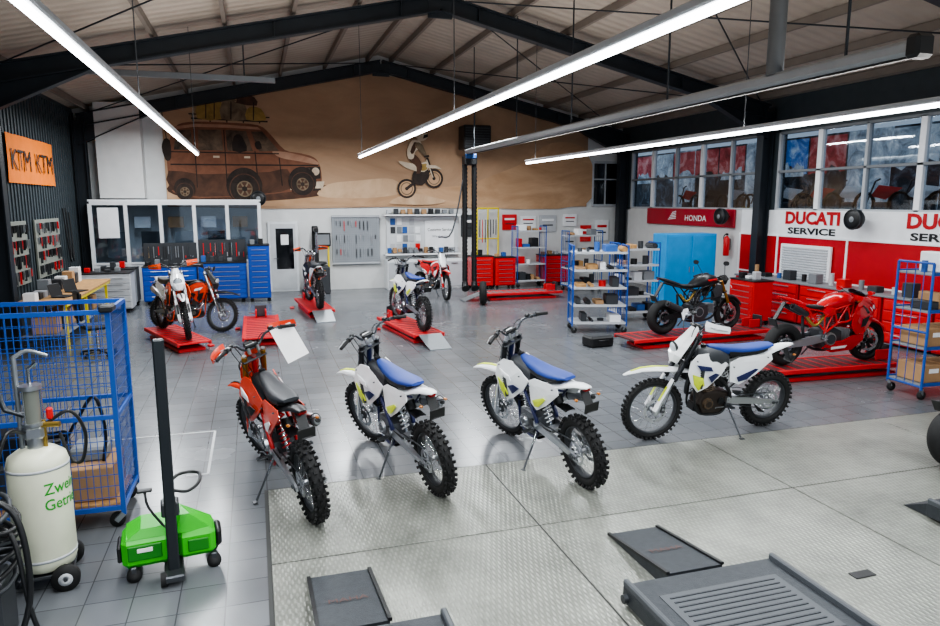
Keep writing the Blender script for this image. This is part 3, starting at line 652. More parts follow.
def poster_mat(name,c1,c2,c3,e):
    m=bpy.data.materials.new(name); m.use_nodes=True; nt=m.node_tree; b=nt.nodes['Principled BSDF']; b.inputs['Roughness'].default_value=.5
    tc=nt.nodes.new('ShaderNodeTexCoord'); n=nt.nodes.new('ShaderNodeTexNoise'); n.inputs['Scale'].default_value=2.2; n.inputs['Detail'].default_value=9; n.inputs['Roughness'].default_value=.7; n.inputs['Distortion'].default_value=1.2
    cr=nt.nodes.new('ShaderNodeValToRGB'); cr.color_ramp.elements[0].position=.35; cr.color_ramp.elements[0].color=lin(c1); cr.color_ramp.elements[1].position=.66; cr.color_ramp.elements[1].color=lin(c3)
    x=cr.color_ramp.elements.new(.5); x.color=lin(c2)
    nt.links.new(tc.outputs['Object'],n.inputs['Vector']); nt.links.new(n.outputs['Fac'],cr.inputs[0]); nt.links.new(cr.outputs[0],b.inputs['Base Color']); nt.links.new(cr.outputs[0],b.inputs['Emission Color']); b.inputs['Emission Strength'].default_value=e; return m
cols=[poster_mat('bn_red','#7d2a2f','#b8484c','#dba7a3',.35),poster_mat('bn_blue','#1f4a8c','#3c78bd','#c4d6e6',.4),poster_mat('bn_dark','#14181d','#30363e','#7b8793',.15),poster_mat('bn_grey','#5f6c78','#a3b0bb','#e3e8ec',.4)]  # banners glow faintly, emission standing in for light from outside
mb=MB()
y=2.0; k=0; seq=[1,1,3,1,0,3,1,1,3,3,0,1,3,0,0,0,3,0]
while y<24:
    w=1.15; c=cols[seq[k%len(seq)]]
    mb.box((13.6,y,3.35),(.05,w,1.9),cols[2] if k%3 else cols[3])
    n=8; top=4.25; vs=[(13.56,y-w/2,top),(13.56,y+w/2,top)]
    for q in range(n+1): vs.append((13.56,y+w/2-w*q/n,3.45+random.uniform(-.12,.14)))
    mb.add(vs,[tuple(range(len(vs)))],c)
    if k%2: 
        vs=[(13.55,y-w/2+.1,3.3)]+[(13.55,y-w/2+.1+q*.12,3.5+random.uniform(0,.2)) for q in range(8)]+[(13.55,y+w/2-.1,3.3)]
        mb.add(vs,[tuple(range(len(vs)))],cols[3])
    y+=w+.05;k+=1
for yy in [6.8,7.6,8.4,9.3,10.2,11.1,12,12.9,13.8,14.8,15.8,17,18,19.2]:
    c=random.choice([LGR,RED,BLUEB,BLK,WHT])
    for e in(-.45,.45): mb.revolve([(.28,-.03),(.28,.03),(.23,.03),(.23,-.03)],BLK,20,axis='x',c=(13.2,yy+e,2.6))
    mb.hull([(13.2,yy-.5,2.95),(13.2,yy+.1,3.02),(13.2,yy+.3,2.78),(13.2,yy-.1,2.7),(13.26,yy,2.85)],c); mb.tube([(13.2,yy+.4,2.6),(13.2,yy+.2,3.1),(13.2,yy+.08,3.15)],.02,STL,6); mb.rb((13.2,yy,2.55),(.15,.3,.2),STL,.03)
mb.box((13.4,12,2.24),(.8,18,.06),MGR)
for yy in(4,10,16,20.5): mb.box((13.4,yy,1.1),(.5,.1,2.2),MGR)
mb.text('DUCATI FROM',1.5,.2,(13.54,11.5,3.85),(0,-1,0),(0,0,1),WHT,.02); mb.text('HIMALAYA AUT',1.5,.2,(13.54,11.5,3.55),(0,-1,0),(0,0,1),WHT,.02)
mb.obj('showroom_banner_wall')
mb=MB(); mb.box((14.6,9,-.05),(4.6,32,.1),mat('asphalt','#3c3d3f',.9)); mb.obj('ground_outside')

# right-wall red fit-out
RW=mat('panel_red','#b5121b',.35,noise=.06); 
mb=MB()
mb.box((XR-.02,11.2,2.16),(.04,7.6,.60),WHT)
mb.box((XR-.025,11.2,1.38),(.05,7.6,.92),RW)
mb.box((XR-.025,11.2,.50),(.05,7.6,.84),RW)
for z in(1.86,.93): mb.box((XR-.03,11.2,z),(.07,7.6,.035),WHT)
for y in(15.0,13.65,11.6,9.2,7.4): mb.box((XR-.03,y,1.0),(.075,.05,1.75),WHT)
for y in(13.45,10.25):
    mb.text('DUCATI',1.6,.30,(XR-.045,y,2.14),(0,-1,0),(0,0,1),RW,.004,.045)
    mb.text('SERVICE',1.4,.15,(XR-.045,y-.1,1.92),(0,-1,0),(0,0,1),BLK,.004,.03)
mb.obj('workshop_wall_panelling')
mb=MB(); mb.rb((XR-.10,12.7,1.26),(.06,1.5,.85),WHT,.01)
for k in range(13): mb.rb((XR-.135,12.7,.92+k*.057),(.03,1.36,.045),LGR,.01)
mb.obj('roller_shutter_cabinet')
mb=MB(); mb.rb((XR-.05,17.35,2.22),(.06,4.2,.48),mat('panel_crimson','#a8182c',.4),.01)
mb.text('HONDA',1.0,.16,(XR-.085,17.4,2.12),(0,-1,0),(0,0,1),WHT,.004,.01)
for k in range(5):
    mb.bar((XR-.09,18.25-k*.05,2.14+k*.05),(XR-.09,17.85,2.18+k*.05),.006,.025,WHT)
mb.obj('brand_sign_board')
mb=MB()
for k in range(6):
    y=8.4+k*1.05; mb.rb((XR-.48,y,.46),(.62,1.0,.84),RW,.01)
    for j in range(4): mb.rb((XR-.80,y,.16+j*.2),(.02,.92,.17),RED,.005); mb.rb((XR-.82,y,.21+j*.2),(.02,.5,.02),ALU,.004)
mb.rb((XR-.48,11.0,.90),(.64,6.4,.04),MGR,.008)
random.seed(3)
for k in range(16):
    y=8.1+k*.38; h=random.uniform(.08,.28); c=random.choice(NEUT)
    if k%2: mb.cyl((XR-.47,y,.92),(XR-.47,y,.92+h),.05,c,12)
    else: mb.rb((XR-.52,y,.92+h/2),(.2,.22,h),c,.01)
mb.obj('red_workbench_cabinets')
mb=MB(); mb.revolve([(0,.0),(.07,0),(.08,.03),(.08,.42),(.06,.48),(.025,.52),(.0,.52)],RED,20,closed=False,axis='z'); mb.rb((0,0,.56),(.04,.09,.06),BLK,.01); mb.tube([(0,.04,.56),(0,.12,.5),(0,.11,.2)],.012,BLK,8,4); mb.rb((.09,0,.3),(.02,.08,.3),STL,.004)
mb.obj('fire_extinguisher',(XR-.15,15.4,1.25))
def speaker(loc,rz):
    mb=MB(); mb.revolve([(0,.12),(.10,.12),(.19,.10),(.21,.06),(.20,-.02),(.12,-.12),(0,-.14)],BLK,24,closed=False,axis='x'); mb.revolve([(.19,.10),(.205,.115),(.215,.09)],DGR,24,axis='x')
    mb.revolve([(0,.135),(.05,.125),(.06,.12)],MGR,16,closed=False,axis='x'); mb.tube([(-.1,0,0),(-.22,0,.0)],.02,BLK,8)
    mb.obj('wall_loudspeaker',loc,rz)
speaker((XR-.33,15.4,2.28),pi); speaker((XR-.30,11.2,2.3),pi); speaker((.15,YB-.42,2.75),-pi/2)
mb=MB(); mb.rb((0,0,0),(.85,.6,.7),BLK,.03); 
for k in range(8): mb.box((0,-.31,-.26+k*.075),(.74,.02,.03),DGR)
mb.cyl((0,0,.35),(0,0,1.2),.02,STL,6); mb.obj('unit_heater',(6.45,20.3,4.55))

# ------------------------------------------------------------------ mural banner (flat print on the wall)
def print_mat(name,c1,c2,scale,det=9,stretch=(1,1,1)):
    m=bpy.data.materials.new(name); m.use_nodes=True; nt=m.node_tree; b=nt.nodes['Principled BSDF']; b.inputs['Roughness'].default_value=.8
    tc=nt.nodes.new('ShaderNodeTexCoord'); mp=nt.nodes.new('ShaderNodeMapping'); mp.inputs['Scale'].default_value=stretch
    n=nt.nodes.new('ShaderNodeTexNoise'); n.inputs['Scale'].default_value=scale; n.inputs['Detail'].default_value=det; n.inputs['Roughness'].default_value=.65; n.inputs['Distortion'].default_value=.6
    cr=nt.nodes.new('ShaderNodeValToRGB'); cr.color_ramp.elements[0].position=.32; cr.color_ramp.elements[0].color=lin(c1); cr.color_ramp.elements[1].position=.68; cr.color_ramp.elements[1].color=lin(c2)
    nt.links.new(tc.outputs['Object'],mp.inputs[0]); nt.links.new(mp.outputs[0],n.inputs['Vector']); nt.links.new(n.outputs['Fac'],cr.inputs[0]); nt.links.new(cr.outputs[0],b.inputs['Base Color']); return m
SAND=print_mat('mural_sky_sand','#97795f','#b9987a',.5,9,(.6,1,1.3)); SAND2=print_mat('mural_dune','#a5815f','#c9a685',.8,10,(.6,1,2)); SAND3=print_mat('mural_dust','#b29172','#d0b292',1.5,10)
RUST=print_mat('mural_body','#64402f','#8b5d46',1.6,9); RUST2=print_mat('mural_body_shade','#3d2a20','#5f4030',2.5); RUST3=print_mat('mural_body_light','#98705a','#b8937a',2)
DK=print_mat('mural_dark','#1e1815','#3d3029',3); GL_=print_mat('mural_glass','#2f2722','#75614f',2); MY=print_mat('mural_ochre','#7d6838','#ad8e50',3); MW=print_mat('mural_light','#b3a08a','#d8c8b2',3); MBR=print_mat('mural_bag','#5a4c3c','#887660',4)
mb=MB(); yb=YB-.04
top=[(-2.3,5.35),(-1.0,5.62),(1.0,6.0),(3.0,6.35),(3.75,6.42),(4.6,6.3),(7.0,5.85),(9.5,5.3),(10.7,5.0)]
P=[(-2.3,2.52),(.5,2.45),(4.0,2.5),(7.0,2.44),(10.7,2.5)]+top[::-1]
mb.add([(x,yb,z) for x,z in P],[tuple(range(len(P)))],SAND)
lay=[0]
def art(P,m,sm=0):
    if sm:
        q=[];n=len(P)
        for i in range(n):
            a,b,c,d=[Vector(P[(i+j)%n]) for j in(-1,0,1,2)]
            for k in range(sm):
                t=k/sm; v=.5*((2*b)+(c-a)*t+(2*a-5*b+4*c-d)*t*t+(3*b-a-3*c+d)*t**3); q.append((v.x,v.y))
        P=q
    lay[0]+=1; mb.add([(x,yb-.0006*lay[0]-.002,z) for x,z in P],[tuple(range(len(P)))],m)
def U(a,b): return (-2.26+a*.0277, 2.65+b*.0288)
def UA(L,m,sm=0): art([U(a,b) for a,b in L],m,sm)
def ell(a,b,r,m,ky=1,n=22): 
    c=U(a,b); art([(c[0]+r*.0277*math.cos(2*pi*i/n),c[1]+r*ky*.0288*math.sin(2*pi*i/n)) for i in range(n)],m)
def line(a,b,w,m):
    a=Vector(U(*a));b=Vector(U(*b));d=(b-a).normalized();n=Vector((-d.y,d.x))*w*.0277/2
    art([tuple(a+n),tuple(b+n),tuple(b-n),tuple(a-n)],m)
art([(-2.28,2.54),(10.68,2.53),(10.6,3.15),(8,3.3),(5,3.05),(2.5,3.2),(0,2.95),(-2.28,3.3)],SAND2)
art([(5.8,2.56),(10.65,2.56),(10.65,4.3),(9.4,4.55),(8.4,3.9),(7.4,3.5),(6.4,3.1)],SAND2,4)
UA([(0,10),(40,0),(110,2),(160,8),(170,16),(120,18),(20,20)],RUST2,4)
UA([(150,6),(200,4),(240,10),(230,24),(190,22),(160,18)],SAND3,4)
UA([(3,14),(1,32),(2,52),(8,66),(14,74),(30,77),(60,77),(90,75.5),(102,67),(116,52),(132,49),(146,45),(152,36),(153,20),(148,13),(126,11),(90,7),(30,4),(8,8)],RUST,3)
UA([(3,12),(2,30),(30,27),(60,28),(100,30),(118,33),(122,14),(90,8),(30,5)],RUST2,2)
UA([(103,50),(116,50),(132,47),(146,43),(150,38),(130,41),(112,44)],RUST3,3)
UA([(10,72),(30,75),(60,75),(90,73.5),(93,71),(60,72),(28,72),(10,69)],RUST3)
UA([(8,50),(11,68),(25,69.5),(26,50)],GL_); UA([(31,50),(32,69.5),(54,70),(55,50)],GL_); UA([(59,50),(58,70),(78,69.5),(84,50)],GL_); UA([(90,50),(83,69),(94,69.5),(110,51)],GL_)
UA([(64,50),(66,64),(72,66),(76,60),(78,50)],DK,2)
for a,b,w in(((28,70),(28,14),1),((56.5,70),(57,12),1),((86,50),(88,14),1),((4,48),(110,48),1.2),((4,36),(150,37),1.4),((110,44),(112,16),1)): line(a,b,w,DK)
for x in(50,80): line((x-5,44),(x+1,44),2,MW)
UA([(0,40),(-3,52),(0,60),(5,58),(5,42)],DK,3)
UA([(136,22),(152,24),(152,36),(137,35)],DK); ell(147,31,4,MW); ell(139,31,3,MW)
UA([(120,12),(154,14),(156,21),(122,20)],MW); UA([(122,10),(152,12),(152,14),(122,13)],DK)
UA([(88,52),(86,58),(91,60),(93,53)],DK,2)
for a,b,r in((74,14,16),(133,19,13),(16,11,9)):
    ell(a,b+2,r*1.12,DK); ell(a,b-1,r*.95,RUST2); ell(a,b-1,r*.88,DK); ell(a,b-1,r*.50,MBR); ell(a,b-1,r*.42,RUST2)
    for i in range(6): line((a,b-1),(a+r*.47*math.cos(i*pi/3),b-1+r*.47*math.sin(i*pi/3)),1.6,MBR)
    ell(a,b-1,r*.16,DK)
line((26,80),(100,79),1.6,DK); line((24,84),(102,83),1.2,DK)
for x in(28,44,60,76,92): line((x,77),(x,84),1.2,DK)
UA([(32,80),(33,94),(38,98),(50,99),(56,95),(56,80)],MY,2); UA([(55,80),(56,95),(62,97),(76,96),(80,90),(80,80)],MBR,2); UA([(79,80),(80,90),(86,93),(94,91),(98,84),(97,80)],MY,2); UA([(34,97),(40,106),(60,106),(70,98),(60,96)],MBR,2); UA([(70,96),(76,104),(88,102),(90,94)],RUST2,2)
for x in(40,48,64,86): line((x,80),(x+1,97),1,DK)
line((2,60),(-1,88),.8,DK)
def V(a,b): return (4.42+a*.031,2.80+b*.0285)
def VA(L,m,sm=0): art([V(a,b) for a,b in L],m,sm)
def vl(a,b,w,m):
    a=Vector(V(*a));b=Vector(V(*b));d=(b-a).normalized();n=Vector((-d.y,d.x))*w*.03/2
    art([tuple(a+n),tuple(b+n),tuple(b-n),tuple(a-n)],m)
VA([(-14,-6),(0,2),(12,4),(30,0),(44,-4),(30,-8),(0,-8)],SAND3,3)
for a,b,r in((4,9,9.5),(32,20,9.5)):
    c=V(a,b)
    for k,m in((1,DK),(.78,SAND2),(.66,MBR),(.55,SAND2),(.18,DK)): art([(c[0]+r*.031*k*math.cos(2*pi*i/24),c[1]+r*.031*k*math.sin(2*pi*i/24)) for i in range(24)],m)
vl((4,9),(15,18),3,DK); vl((32,20),(25,42),2.6,DK); vl((31,21),(24.5,40),1,MW)
VA([(10,16),(12,28),(24,31),(27,22),(20,13)],DK,3)
VA([(2,32),(-4,38),(8,36),(16,35),(24,38),(27,33),(22,27),(12,28)],MW,2); VA([(16,33),(24,36),(25,30),(20,28)],MY,2)
VA([(24,34),(34,34),(40,30),(33,31),(26,31)],MW,2)
VA([(6,42),(9,47),(16,42),(20,33),(17,24),(14,23),(14,32),(9,37)],RUST2,3); VA([(11,24),(18,25),(20,20),(12,20)],DK,2)
VA([(6,41),(5,50),(10,60),(18,60),(19,54),(13,48),(11,41)],MW,3); VA([(8,48),(12,58),(15,56),(11,46)],RUST2,2)
VA([(14,58),(20,56),(25,44),(23,42),(17,50),(13,53)],MBR,2)
VA([(16,60),(14,66),(18,71),(24,70),(26,64),(22,60)],MW,3); VA([(21,62),(26,64),(26,67),(22,66)],DK); VA([(20,70),(28,71),(25,68)],RUST2)
vl((22,43),(27,44),2,DK)
mb.obj('mural_banner')

# ------------------------------------------------------------------ left office partition
FR=mat('office_frame','#dfe2e4',.5); 
mb=MB(); oy=20.45; x0,x1=-4.1,.15
mb.box(((x0+x1)/2,oy,2.62),(x1-x0,.10,.10),FR); mb.box(((x0+x1)/2,oy,.5),(x1-x0,.08,1.0),FR); mb.box(((x0+x1)/2,oy,1.02),(x1-x0,.12,.05),FR)
for k in range(6):
    x=x0+(x1-x0)*k/5; mb.box((x,oy,1.3),(.09,.11,2.6),FR)
for k in range(5):
    xa=x0+(x1-x0)*(k+.5)/5; mb.box((xa,oy,1.8),(.75,.01,1.55),gm); mb.box((xa+.1,oy+.35,1.5),(.45,.15,.7),DGR if k%2 else MGR); mb.box((xa-.1,oy+.5,2.1),(.4,.1,.3),PAPER if k%2 else CARD)
    if k==0: mb.rb((xa,oy-.06,2.1),(.5,.02,.8),WHT,.004)
mb.box((x1,(oy+YB)/2-.03,1.3),(.08,YB-oy-.1,2.66),FR); mb.box(((x0+x1)/2,(oy+YB)/2-.03,2.69),(x1-x0+.1,YB-oy-.1,.05),FR)
mb.obj('office_partition')
mb=MB(); mb.box((-3.35,YB-.25,4.0),(1.1,.5,2.5),WALLW); mb.obj('wall_bulkhead')
mb=MB(); y=YB-.045; mb.rb((.80,y,1.04),(.86,.08,2.08),FR,.01); mb.box((.80,y-.045,1.04),(.72,.02,1.94),mat('door_grey','#c9ccce',.5)); mb.rb((.84,y-.06,1.28),(.50,.02,1.2),SMOKE,.01); mb.cyl((.52,y-.06,1.0),(.52,y-.12,1.0),.012,CHR,8); mb.cyl((.52,y-.12,1.0),(.64,y-.12,1.0),.012,CHR,8); mb.rb((.84,y-.075,1.55),(.22,.01,.3),PAPER,.002)
mb.obj('door_1')
random.seed(31)
mb=MB(); mb.rb((2.95,YB-.06,1.5),(1.45,.06,1.5),mat('peg_grey','#8f9499',.5),.01)
for i in range(22):
    for j in range(20): mb.box((2.32+i*.06,YB-.0925,.86+j*.068),(.014,.005,.014),DGR)
for z in(.80,2.22): mb.box((2.95,YB-.10,z),(1.45,.04,.04),LGR)
for i in range(11):
    for j in range(3):
        x=2.36+i*.118; z=2.08-j*.42; l=random.uniform(.12,.30)
        if random.random()<.75: mb.bar((x,YB-.115,z),(x,YB-.115,z-l),random.uniform(.012,.03),.02,random.choice([STL,BLK,ALU,ALU,RED]))
mb.obj('wall_tool_pegboard')
mb=MB()
mb.rb((5.05,YB-.04,1.60),(2.3,.05,1.2),mat('board_grey','#cfd2d4',.6),.004)
random.seed(5)
for i in range(5):
    for j in range(4):
        if random.random()<.9: mb.box((4.08+i*.2+random.uniform(-.02,.02),YB-.08,2.05-j*.26),(.15,.01,.2),random.choice([PAPER,LGR,WHT,MGR,RED,DGR,BLUEB]))
mb.rb((5.58,YB-.09,1.65),(.95,.03,.85),WHT,.005); mb.text('Customer Service',.78,.09,(5.19,YB-.11,1.75),(1,0,0),(0,0,1),BLK,.003); mb.text('Werkstatt',.5,.07,(5.33,YB-.11,1.55),(1,0,0),(0,0,1),MGR,.003)
for z in(2.25,1.05): mb.box((5.0,YB-.2,z),(2.4,.35,.04),WHT)
for i in range(14): mb.rb((3.95+i*.165,YB-.2,1.17),(.11,.12,random.uniform(.1,.2)),random.choice(NEUT),.01)
for i in range(10): mb.rb((3.95+i*.22,YB-.2,2.36),(.14,.14,random.uniform(.1,.18)),random.choice(NEUT),.01)
mb.obj('notice_board_shelf')
mb=MB(); mb.rb((5.0,YB-.35,.45),(2.4,.6,.9),FR,.01)
for i in range(4): mb.rb((4.1+i*.6,YB-.665,.45),(.54,.02,.78),LGR,.006); mb.rb((4.1+i*.6,YB-.69,.78),(.2,.02,.02),STL,.003)
mb.obj('white_counter')
mb=MB(); random.seed(21)
for i,(x,z,w,h,c) in enumerate(((6.55,1.9,.5,.7,DGR),(7.95,2.0,.5,.5,RED),(8.6,2.0,.55,.4,WHT),(9.3,1.95,.6,.55,LGR),(10.1,2.05,.5,.4,WHT),(10.7,1.6,.4,.55,RED),(10.1,1.4,.5,.6,LGR),(11.3,1.7,.5,.7,WHT))):
    mb.rb((x,YB-.03,z),(w,.03,h),c,.004); mb.box((x,YB-.05,z+h*.2),(w*.7,.01,h*.12),WHT if c!=WHT else RED); mb.box((x,YB-.05,z-h*.1),(w*.6,.01,h*.06),BLK)
mb.obj('wall_posters')
def toolcab(name,loc,w,h,d,m,rz=0,n=6,board=0,dm=None):
    mb=MB(); mb.rb((0,0,h/2+.05),(w,d,h-.1),m,.015)
    for c in(-1,1):
        for e in(-1,1): mb.revolve([(.05,-.02),(.05,.02),(0,.02),(0,-.02)],RUB,14,c=(c*w*.4,e*d*.38,.05))
    z=.12; hh=(h-.2)/n
    for k in range(n):
        mb.rb((0,-d/2-.008,z+hh*(k+.5)),(w-.06,.02,hh-.02),dm or m,.005); mb.rb((0,-d/2-.026,z+hh*(k+.85)),(w*.7,.018,.014),ALU,.003)
    mb.rb((0,0,h+.015),(w+.02,d+.02,.03),BLK,.008)
    if board:
        mb.box((0,d/2-.02,h+board/2),(w,.03,board),DGR)
        for k in range(int(w*16)): 
            x=-w/2+.06+k*.06; l=random.uniform(.1,board*.5); mb.bar((x,d/2-.045,h+board*.85-random.choice([0,.25])),(x,d/2-.045,h+board*.85-l-.1),.015,.02,random.choice([ALU,RED,BLK,CHR,STL]))
    for k in range(int(w*4)):
        q=random.uniform(.05,.18); mb.rb((-w/2+.12+k*.22,0,h+.03+q/2),(.12,.15,q),random.choice(NEUT),.01)
    mb.obj(name,loc,rz)
toolcab('blue_tool_cabinet',(-2.15,19.6,0),1.3,.98,.6,CABL,0,6,.6)
toolcab('blue_tool_cabinet',(-.85,19.6,0),1.2,1.05,.6,CABL,0,7,.6)
toolcab('blue_tool_cabinet',(.08,19.5,0),.55,1.5,.6,CABL,0,9)
toolcab('red_tool_cabinet',(6.6,20.2,0),.7,1.0,.5,RED,0,6); toolcab('red_tool_cabinet',(7.35,20.2,0),.65,.95,.5,RED,0,6)
toolcab('grey_tool_cabinet',(-3.45,18.5,0),1.1,.95,.6,LGR,.0,5)
toolcab('grey_tool_cabinet',(-3.4,19.6,0),.9,.95,.6,MGR,0,5)
toolcab('red_tool_cabinet',(9.2,20.6,0),.9,.95,.6,RED,0,5)
mb=MB(); mb.rb((0,0,.4),(.7,.6,.8),DGR,.03); mb.revolve([(0,.92),(.28,.92),(.3,.86),(.12,.8),(0,.8)],STL,24,closed=False,axis='z'); mb.rb((0,.35,1.0),(.18,.18,1.9),BLK,.02); mb.rb((0,.1,1.85),(.12,.7,.12),BLK,.02); mb.cyl((0,-.15,1.85),(0,-.15,1.2),.03,CHR,10); mb.rb((.2,.3,1.55),(.5,.12,.4),BLK,.02); mb.rb((.2,.23,1.55),(.42,.01,.3),MGR,.004)
mb.rb((.38,.35,.9),(.05,.12,1.2),YELP,.01) ; mb.obj('tyre_changer',(1.7,20.6,0))
mb=MB()
for x in(-.35,0,.35): mb.tube([(x,0,0),(x,0,2.45)],.025,YELP,8)
mb.tube([(-.35,0,2.45),(.35,0,2.45)],.025,YELP,8); mb.tube([(-.35,0,1.5),(.35,0,1.5)],.02,YELP,8)
for k in range(7): mb.tube([(-.28+k*.09,-.04,2.1),(-.28+k*.09,-.04,1.3+random.uniform(0,.4))],.014,random.choice([BLK,RED,STL]),6)
mb.obj('yellow_tool_rack',(7.1,20.95,0))

# ------------------------------------------------------------------ shelf trolleys
def shelf_trolley(name,loc,rz,w,d,h,m,levels,seed,items='mix'):
    random.seed(seed); mb=MB()
    for sx in(-1,1):
        for sy in(-1,1):
            mb.tube([(sx*w/2,sy*d/2,.14),(sx*w/2,sy*d/2,h)],.018,m,8)
            mb.revolve([(.06,-.018),(.06,.018),(0,.018),(0,-.018)],RUB,16,c=(sx*(w/2-.04),sy*(d/2-.03),.062)); mb.bar((sx*(w/2-.04),sy*(d/2-.03),.07),(sx*(w/2),sy*(d/2),.16),.05,.03,ZINC)
        for z in(.18,h*.5,h): mb.tube([(sx*w/2,-d/2,z),(sx*w/2,d/2,z)],.016,m,8)
        for k in range(1,4): mb.tube([(sx*w/2,-d/2+d*k/4,.18),(sx*w/2,-d/2+d*k/4,h)],.006,m,5)
    pal=[BLK,WHT,MGR,CARD,CARD,LGR,DGR,DGR,STL,BLUEB,RED,WOOD,BLK]
    for L in range(levels):
        z=.2+L*(h-.35)/(levels-1)
        mb.rb((0,0,z),(w,d,.03),LGR if items!='box' else MGR,.006); 
        for sy in(-1,1): mb.box((0,sy*d/2,z+.01),(w,.02,.045),LGR if items!='box' else m)
        x=-w/2+.08
        while x<w/2-.16:
            ww=random.uniform(.10,.26); hh=random.uniform(.05,(h-.4)/(levels-1)*.6)
            c=random.choice(pal)
            t=random.random()
            if items=='box' and L in(0,1):
                mb.rb((x+.16,0,z+.14),(.32,d*.8,.24),CARD,.006); mb.box((x+.16,-d*.4-.003,z+.18),(.16,.004,.06),PAPER); x+=.36; continue
            if t<.12: x+=ww; continue
            if t<.4: mb.cyl((x+ww/2,0,z+.015),(x+ww/2,0,z+.015+hh),ww*.3,c,14)
            elif t<.6: mb.cyl((x+ww/2,-d*.35,z+.015+ww*.25),(x+ww/2,d*.35,z+.015+ww*.25),ww*.25,c,14)
            else: mb.rb((x+ww/2,random.uniform(-.05,.05),z+.015+hh/2),(ww,d*.6,hh),c,.012)
            x+=ww+.04
    mb.obj(name,loc,rz)
shelf_trolley('parts_shelf_trolley',(6.72,12.75,0),-.30,1.1,.6,1.78,TBLU,5,1)
shelf_trolley('parts_shelf_trolley',(8.15,13.75,0),-.1,.95,.55,1.75,TBLU,5,2)
shelf_trolley('parts_shelf_trolley',(9.25,7.05,0),-.05,1.5,.55,1.85,TBLU,4,4,items='box')
shelf_trolley('parts_shelf_trolley',(8.25,20.3,0),0,.95,.5,1.9,TBLU,4,6)
shelf_trolley('parts_shelf_trolley',(9.4,18.9,0),0,1.1,.5,1.8,BLUEB,4,9)
mb=MB(); mb.rb((0,0,.95),(1.45,.6,1.85),CYAN,.015)
for sd in(-1,1): mb.rb((sd*.35,-.31,.97),(.66,.02,1.72),CYAN,.006); mb.rb((sd*.06,-.33,1.0),(.02,.02,.14),ALU,.004)
mb.obj('blue_steel_locker',(10.3,15.0,0))
toolcab('red_tool_cabinet',(10.4,12.6,0),.8,.95,.5,RED,-pi/2,6)
mb=MB(); mb.rb((0,0,.10),(.5,.34,.2),BLK,.03); mb.rb((0,0,.205),(.44,.28,.02),DGR,.008); mb.tube([(-.1,-.18,.12),(-.1,-.22,.14),(.1,-.22,.14),(.1,-.18,.12)],.01,BLK,6); mb.obj('tool_case',(6.02,11.35,0),.1)
mb=MB(); wheel(mb,0,.31,.31,.17,False,DGR,cast=True); mb.obj('spare_wheel',(5.62,16.95,0),1.3)

# ------------------------------------------------------------------ exhaust extraction rail + hoses
mb=MB(); rx_,rz_=5.45,3.95
mb.rb((rx_,11.25,rz_),(.15,13.1,.13),mat('rail_grey','#9b9ea1',.4,.2),.03); mb.rb((rx_,4.72,rz_),(.20,.14,.20),BLK,.03); mb.box((rx_,11.25,rz_-.075),(.05,13.0,.02),BLK)
for y in(5.5,8.5,11.5,14.2,17.2): mb.bar((rx_,y,rz_+.05),(rx_,y,zr(rx_)-.1),.02,.02,STEELB)
mb.tube([(rx_,6.45,rz_+.05),(rx_,6.45,zr(rx_))],.09,mat('duct_grey','#6f7275',.4,.5),18)
mb.obj('exhaust_extraction_rail')
mb=MB(); mb.rb((0,0,3.72),(.34,.3,.25),BLK,.03); mb.rb((0,-.12,3.82),(.3,.1,.12),BLUEB,.02)
for x in(-.13,.13):
    pts=[(x,0,3.6)]+[(x+.006*((-1)**k),0,3.6-k*.05) for k in range(1,62)]
    mb.tube(pts,[.068 if k%2 else .076 for k in range(len(pts))],BLK,10)
    mb.tube([(x,0,.55),(x,-.02,.42),(x,-.1,.36)],[.076,.09,.11],BLK,12)
mb.tube([(-.12,0,3.5),(-.5,-.1,1.9),(-.9,-.2,1.75)],.02,STL,6,4)
mb.obj('exhaust_hose_drop',(5.45,17.6,0))
mb=MB(); mb.rb((-1.95,15.8,5.2),(5.05,.09,.12),ZINC,.01)
for x in(-3.5,-.05): mb.bar((x,15.8,5.2),(x,15.8,zr(x)-.1),.03,.03,STEELB)
mb.obj('ceiling_cable_tray')

# ------------------------------------------------------------------ strip lights
EM=bpy.data.materials.new('tube_emission'); EM.use_nodes=True; nt=EM.node_tree; b=nt.nodes['Principled BSDF']; b.inputs['Base Color'].default_value=(1,1,1,1); b.inputs['Emission Color'].default_value=(.95,.98,1,1); b.inputs['Emission Strength'].default_value=12
for x,z,y1 in((-.98,3.55,14.5),(2.12,3.55,14.4),(5.85,3.5,14.6)):
    y0=-4.5; mb=MB(); mb.rb((x,(y0+y1)/2,z+.045),(.09,y1-y0,.05),LGR,.01); mb.rb((x,(y0+y1)/2,z),(.05,y1-y0,.04),EM,.015)
    for yy in(.7,7.4,14.1): mb.tube([(x,yy,z+.07),(x,yy,zr(x)-.1)],.006,STL,5)
    mb.obj('strip_light')
def area(name,loc,sx,sy,e,rot=(0,0,0),col=(.93,.97,1)):
    l=bpy.data.lights.new(name,'AREA'); l.shape='RECTANGLE'; l.size=sx; l.size_y=sy; l.energy=e; l.color=col
    o=bpy.data.objects.new(name,l); bpy.context.scene.collection.objects.link(o); o.location=loc; o.rotation_euler=rot
for x,z in((-.98,3.525),(2.12,3.525),(5.85,3.475)):
    area('tube_lamp',(x,5,z),.05,19,500)
    area('roof_fill',(x,5,z+.10),.06,19,180,(pi,0,0),(1,.97,.93))  # added fill aimed upwards to brighten the roof panels
for x in(-2.4,2.0,5.7,9.6): area('room_fill',(x,17.5 if x!=9.6 else 11,4.55),.25,3.2 if x!=9.6 else 9,230)  # added fill for the rear and right side, no fixtures modelled there

w=bpy.data.worlds.new('World'); bpy.context.scene.world=w; w.use_nodes=True
w.node_tree.nodes['Background'].inputs[0].default_value=(.72,.85,1,1); w.node_tree.nodes['Background'].inputs[1].default_value=.65

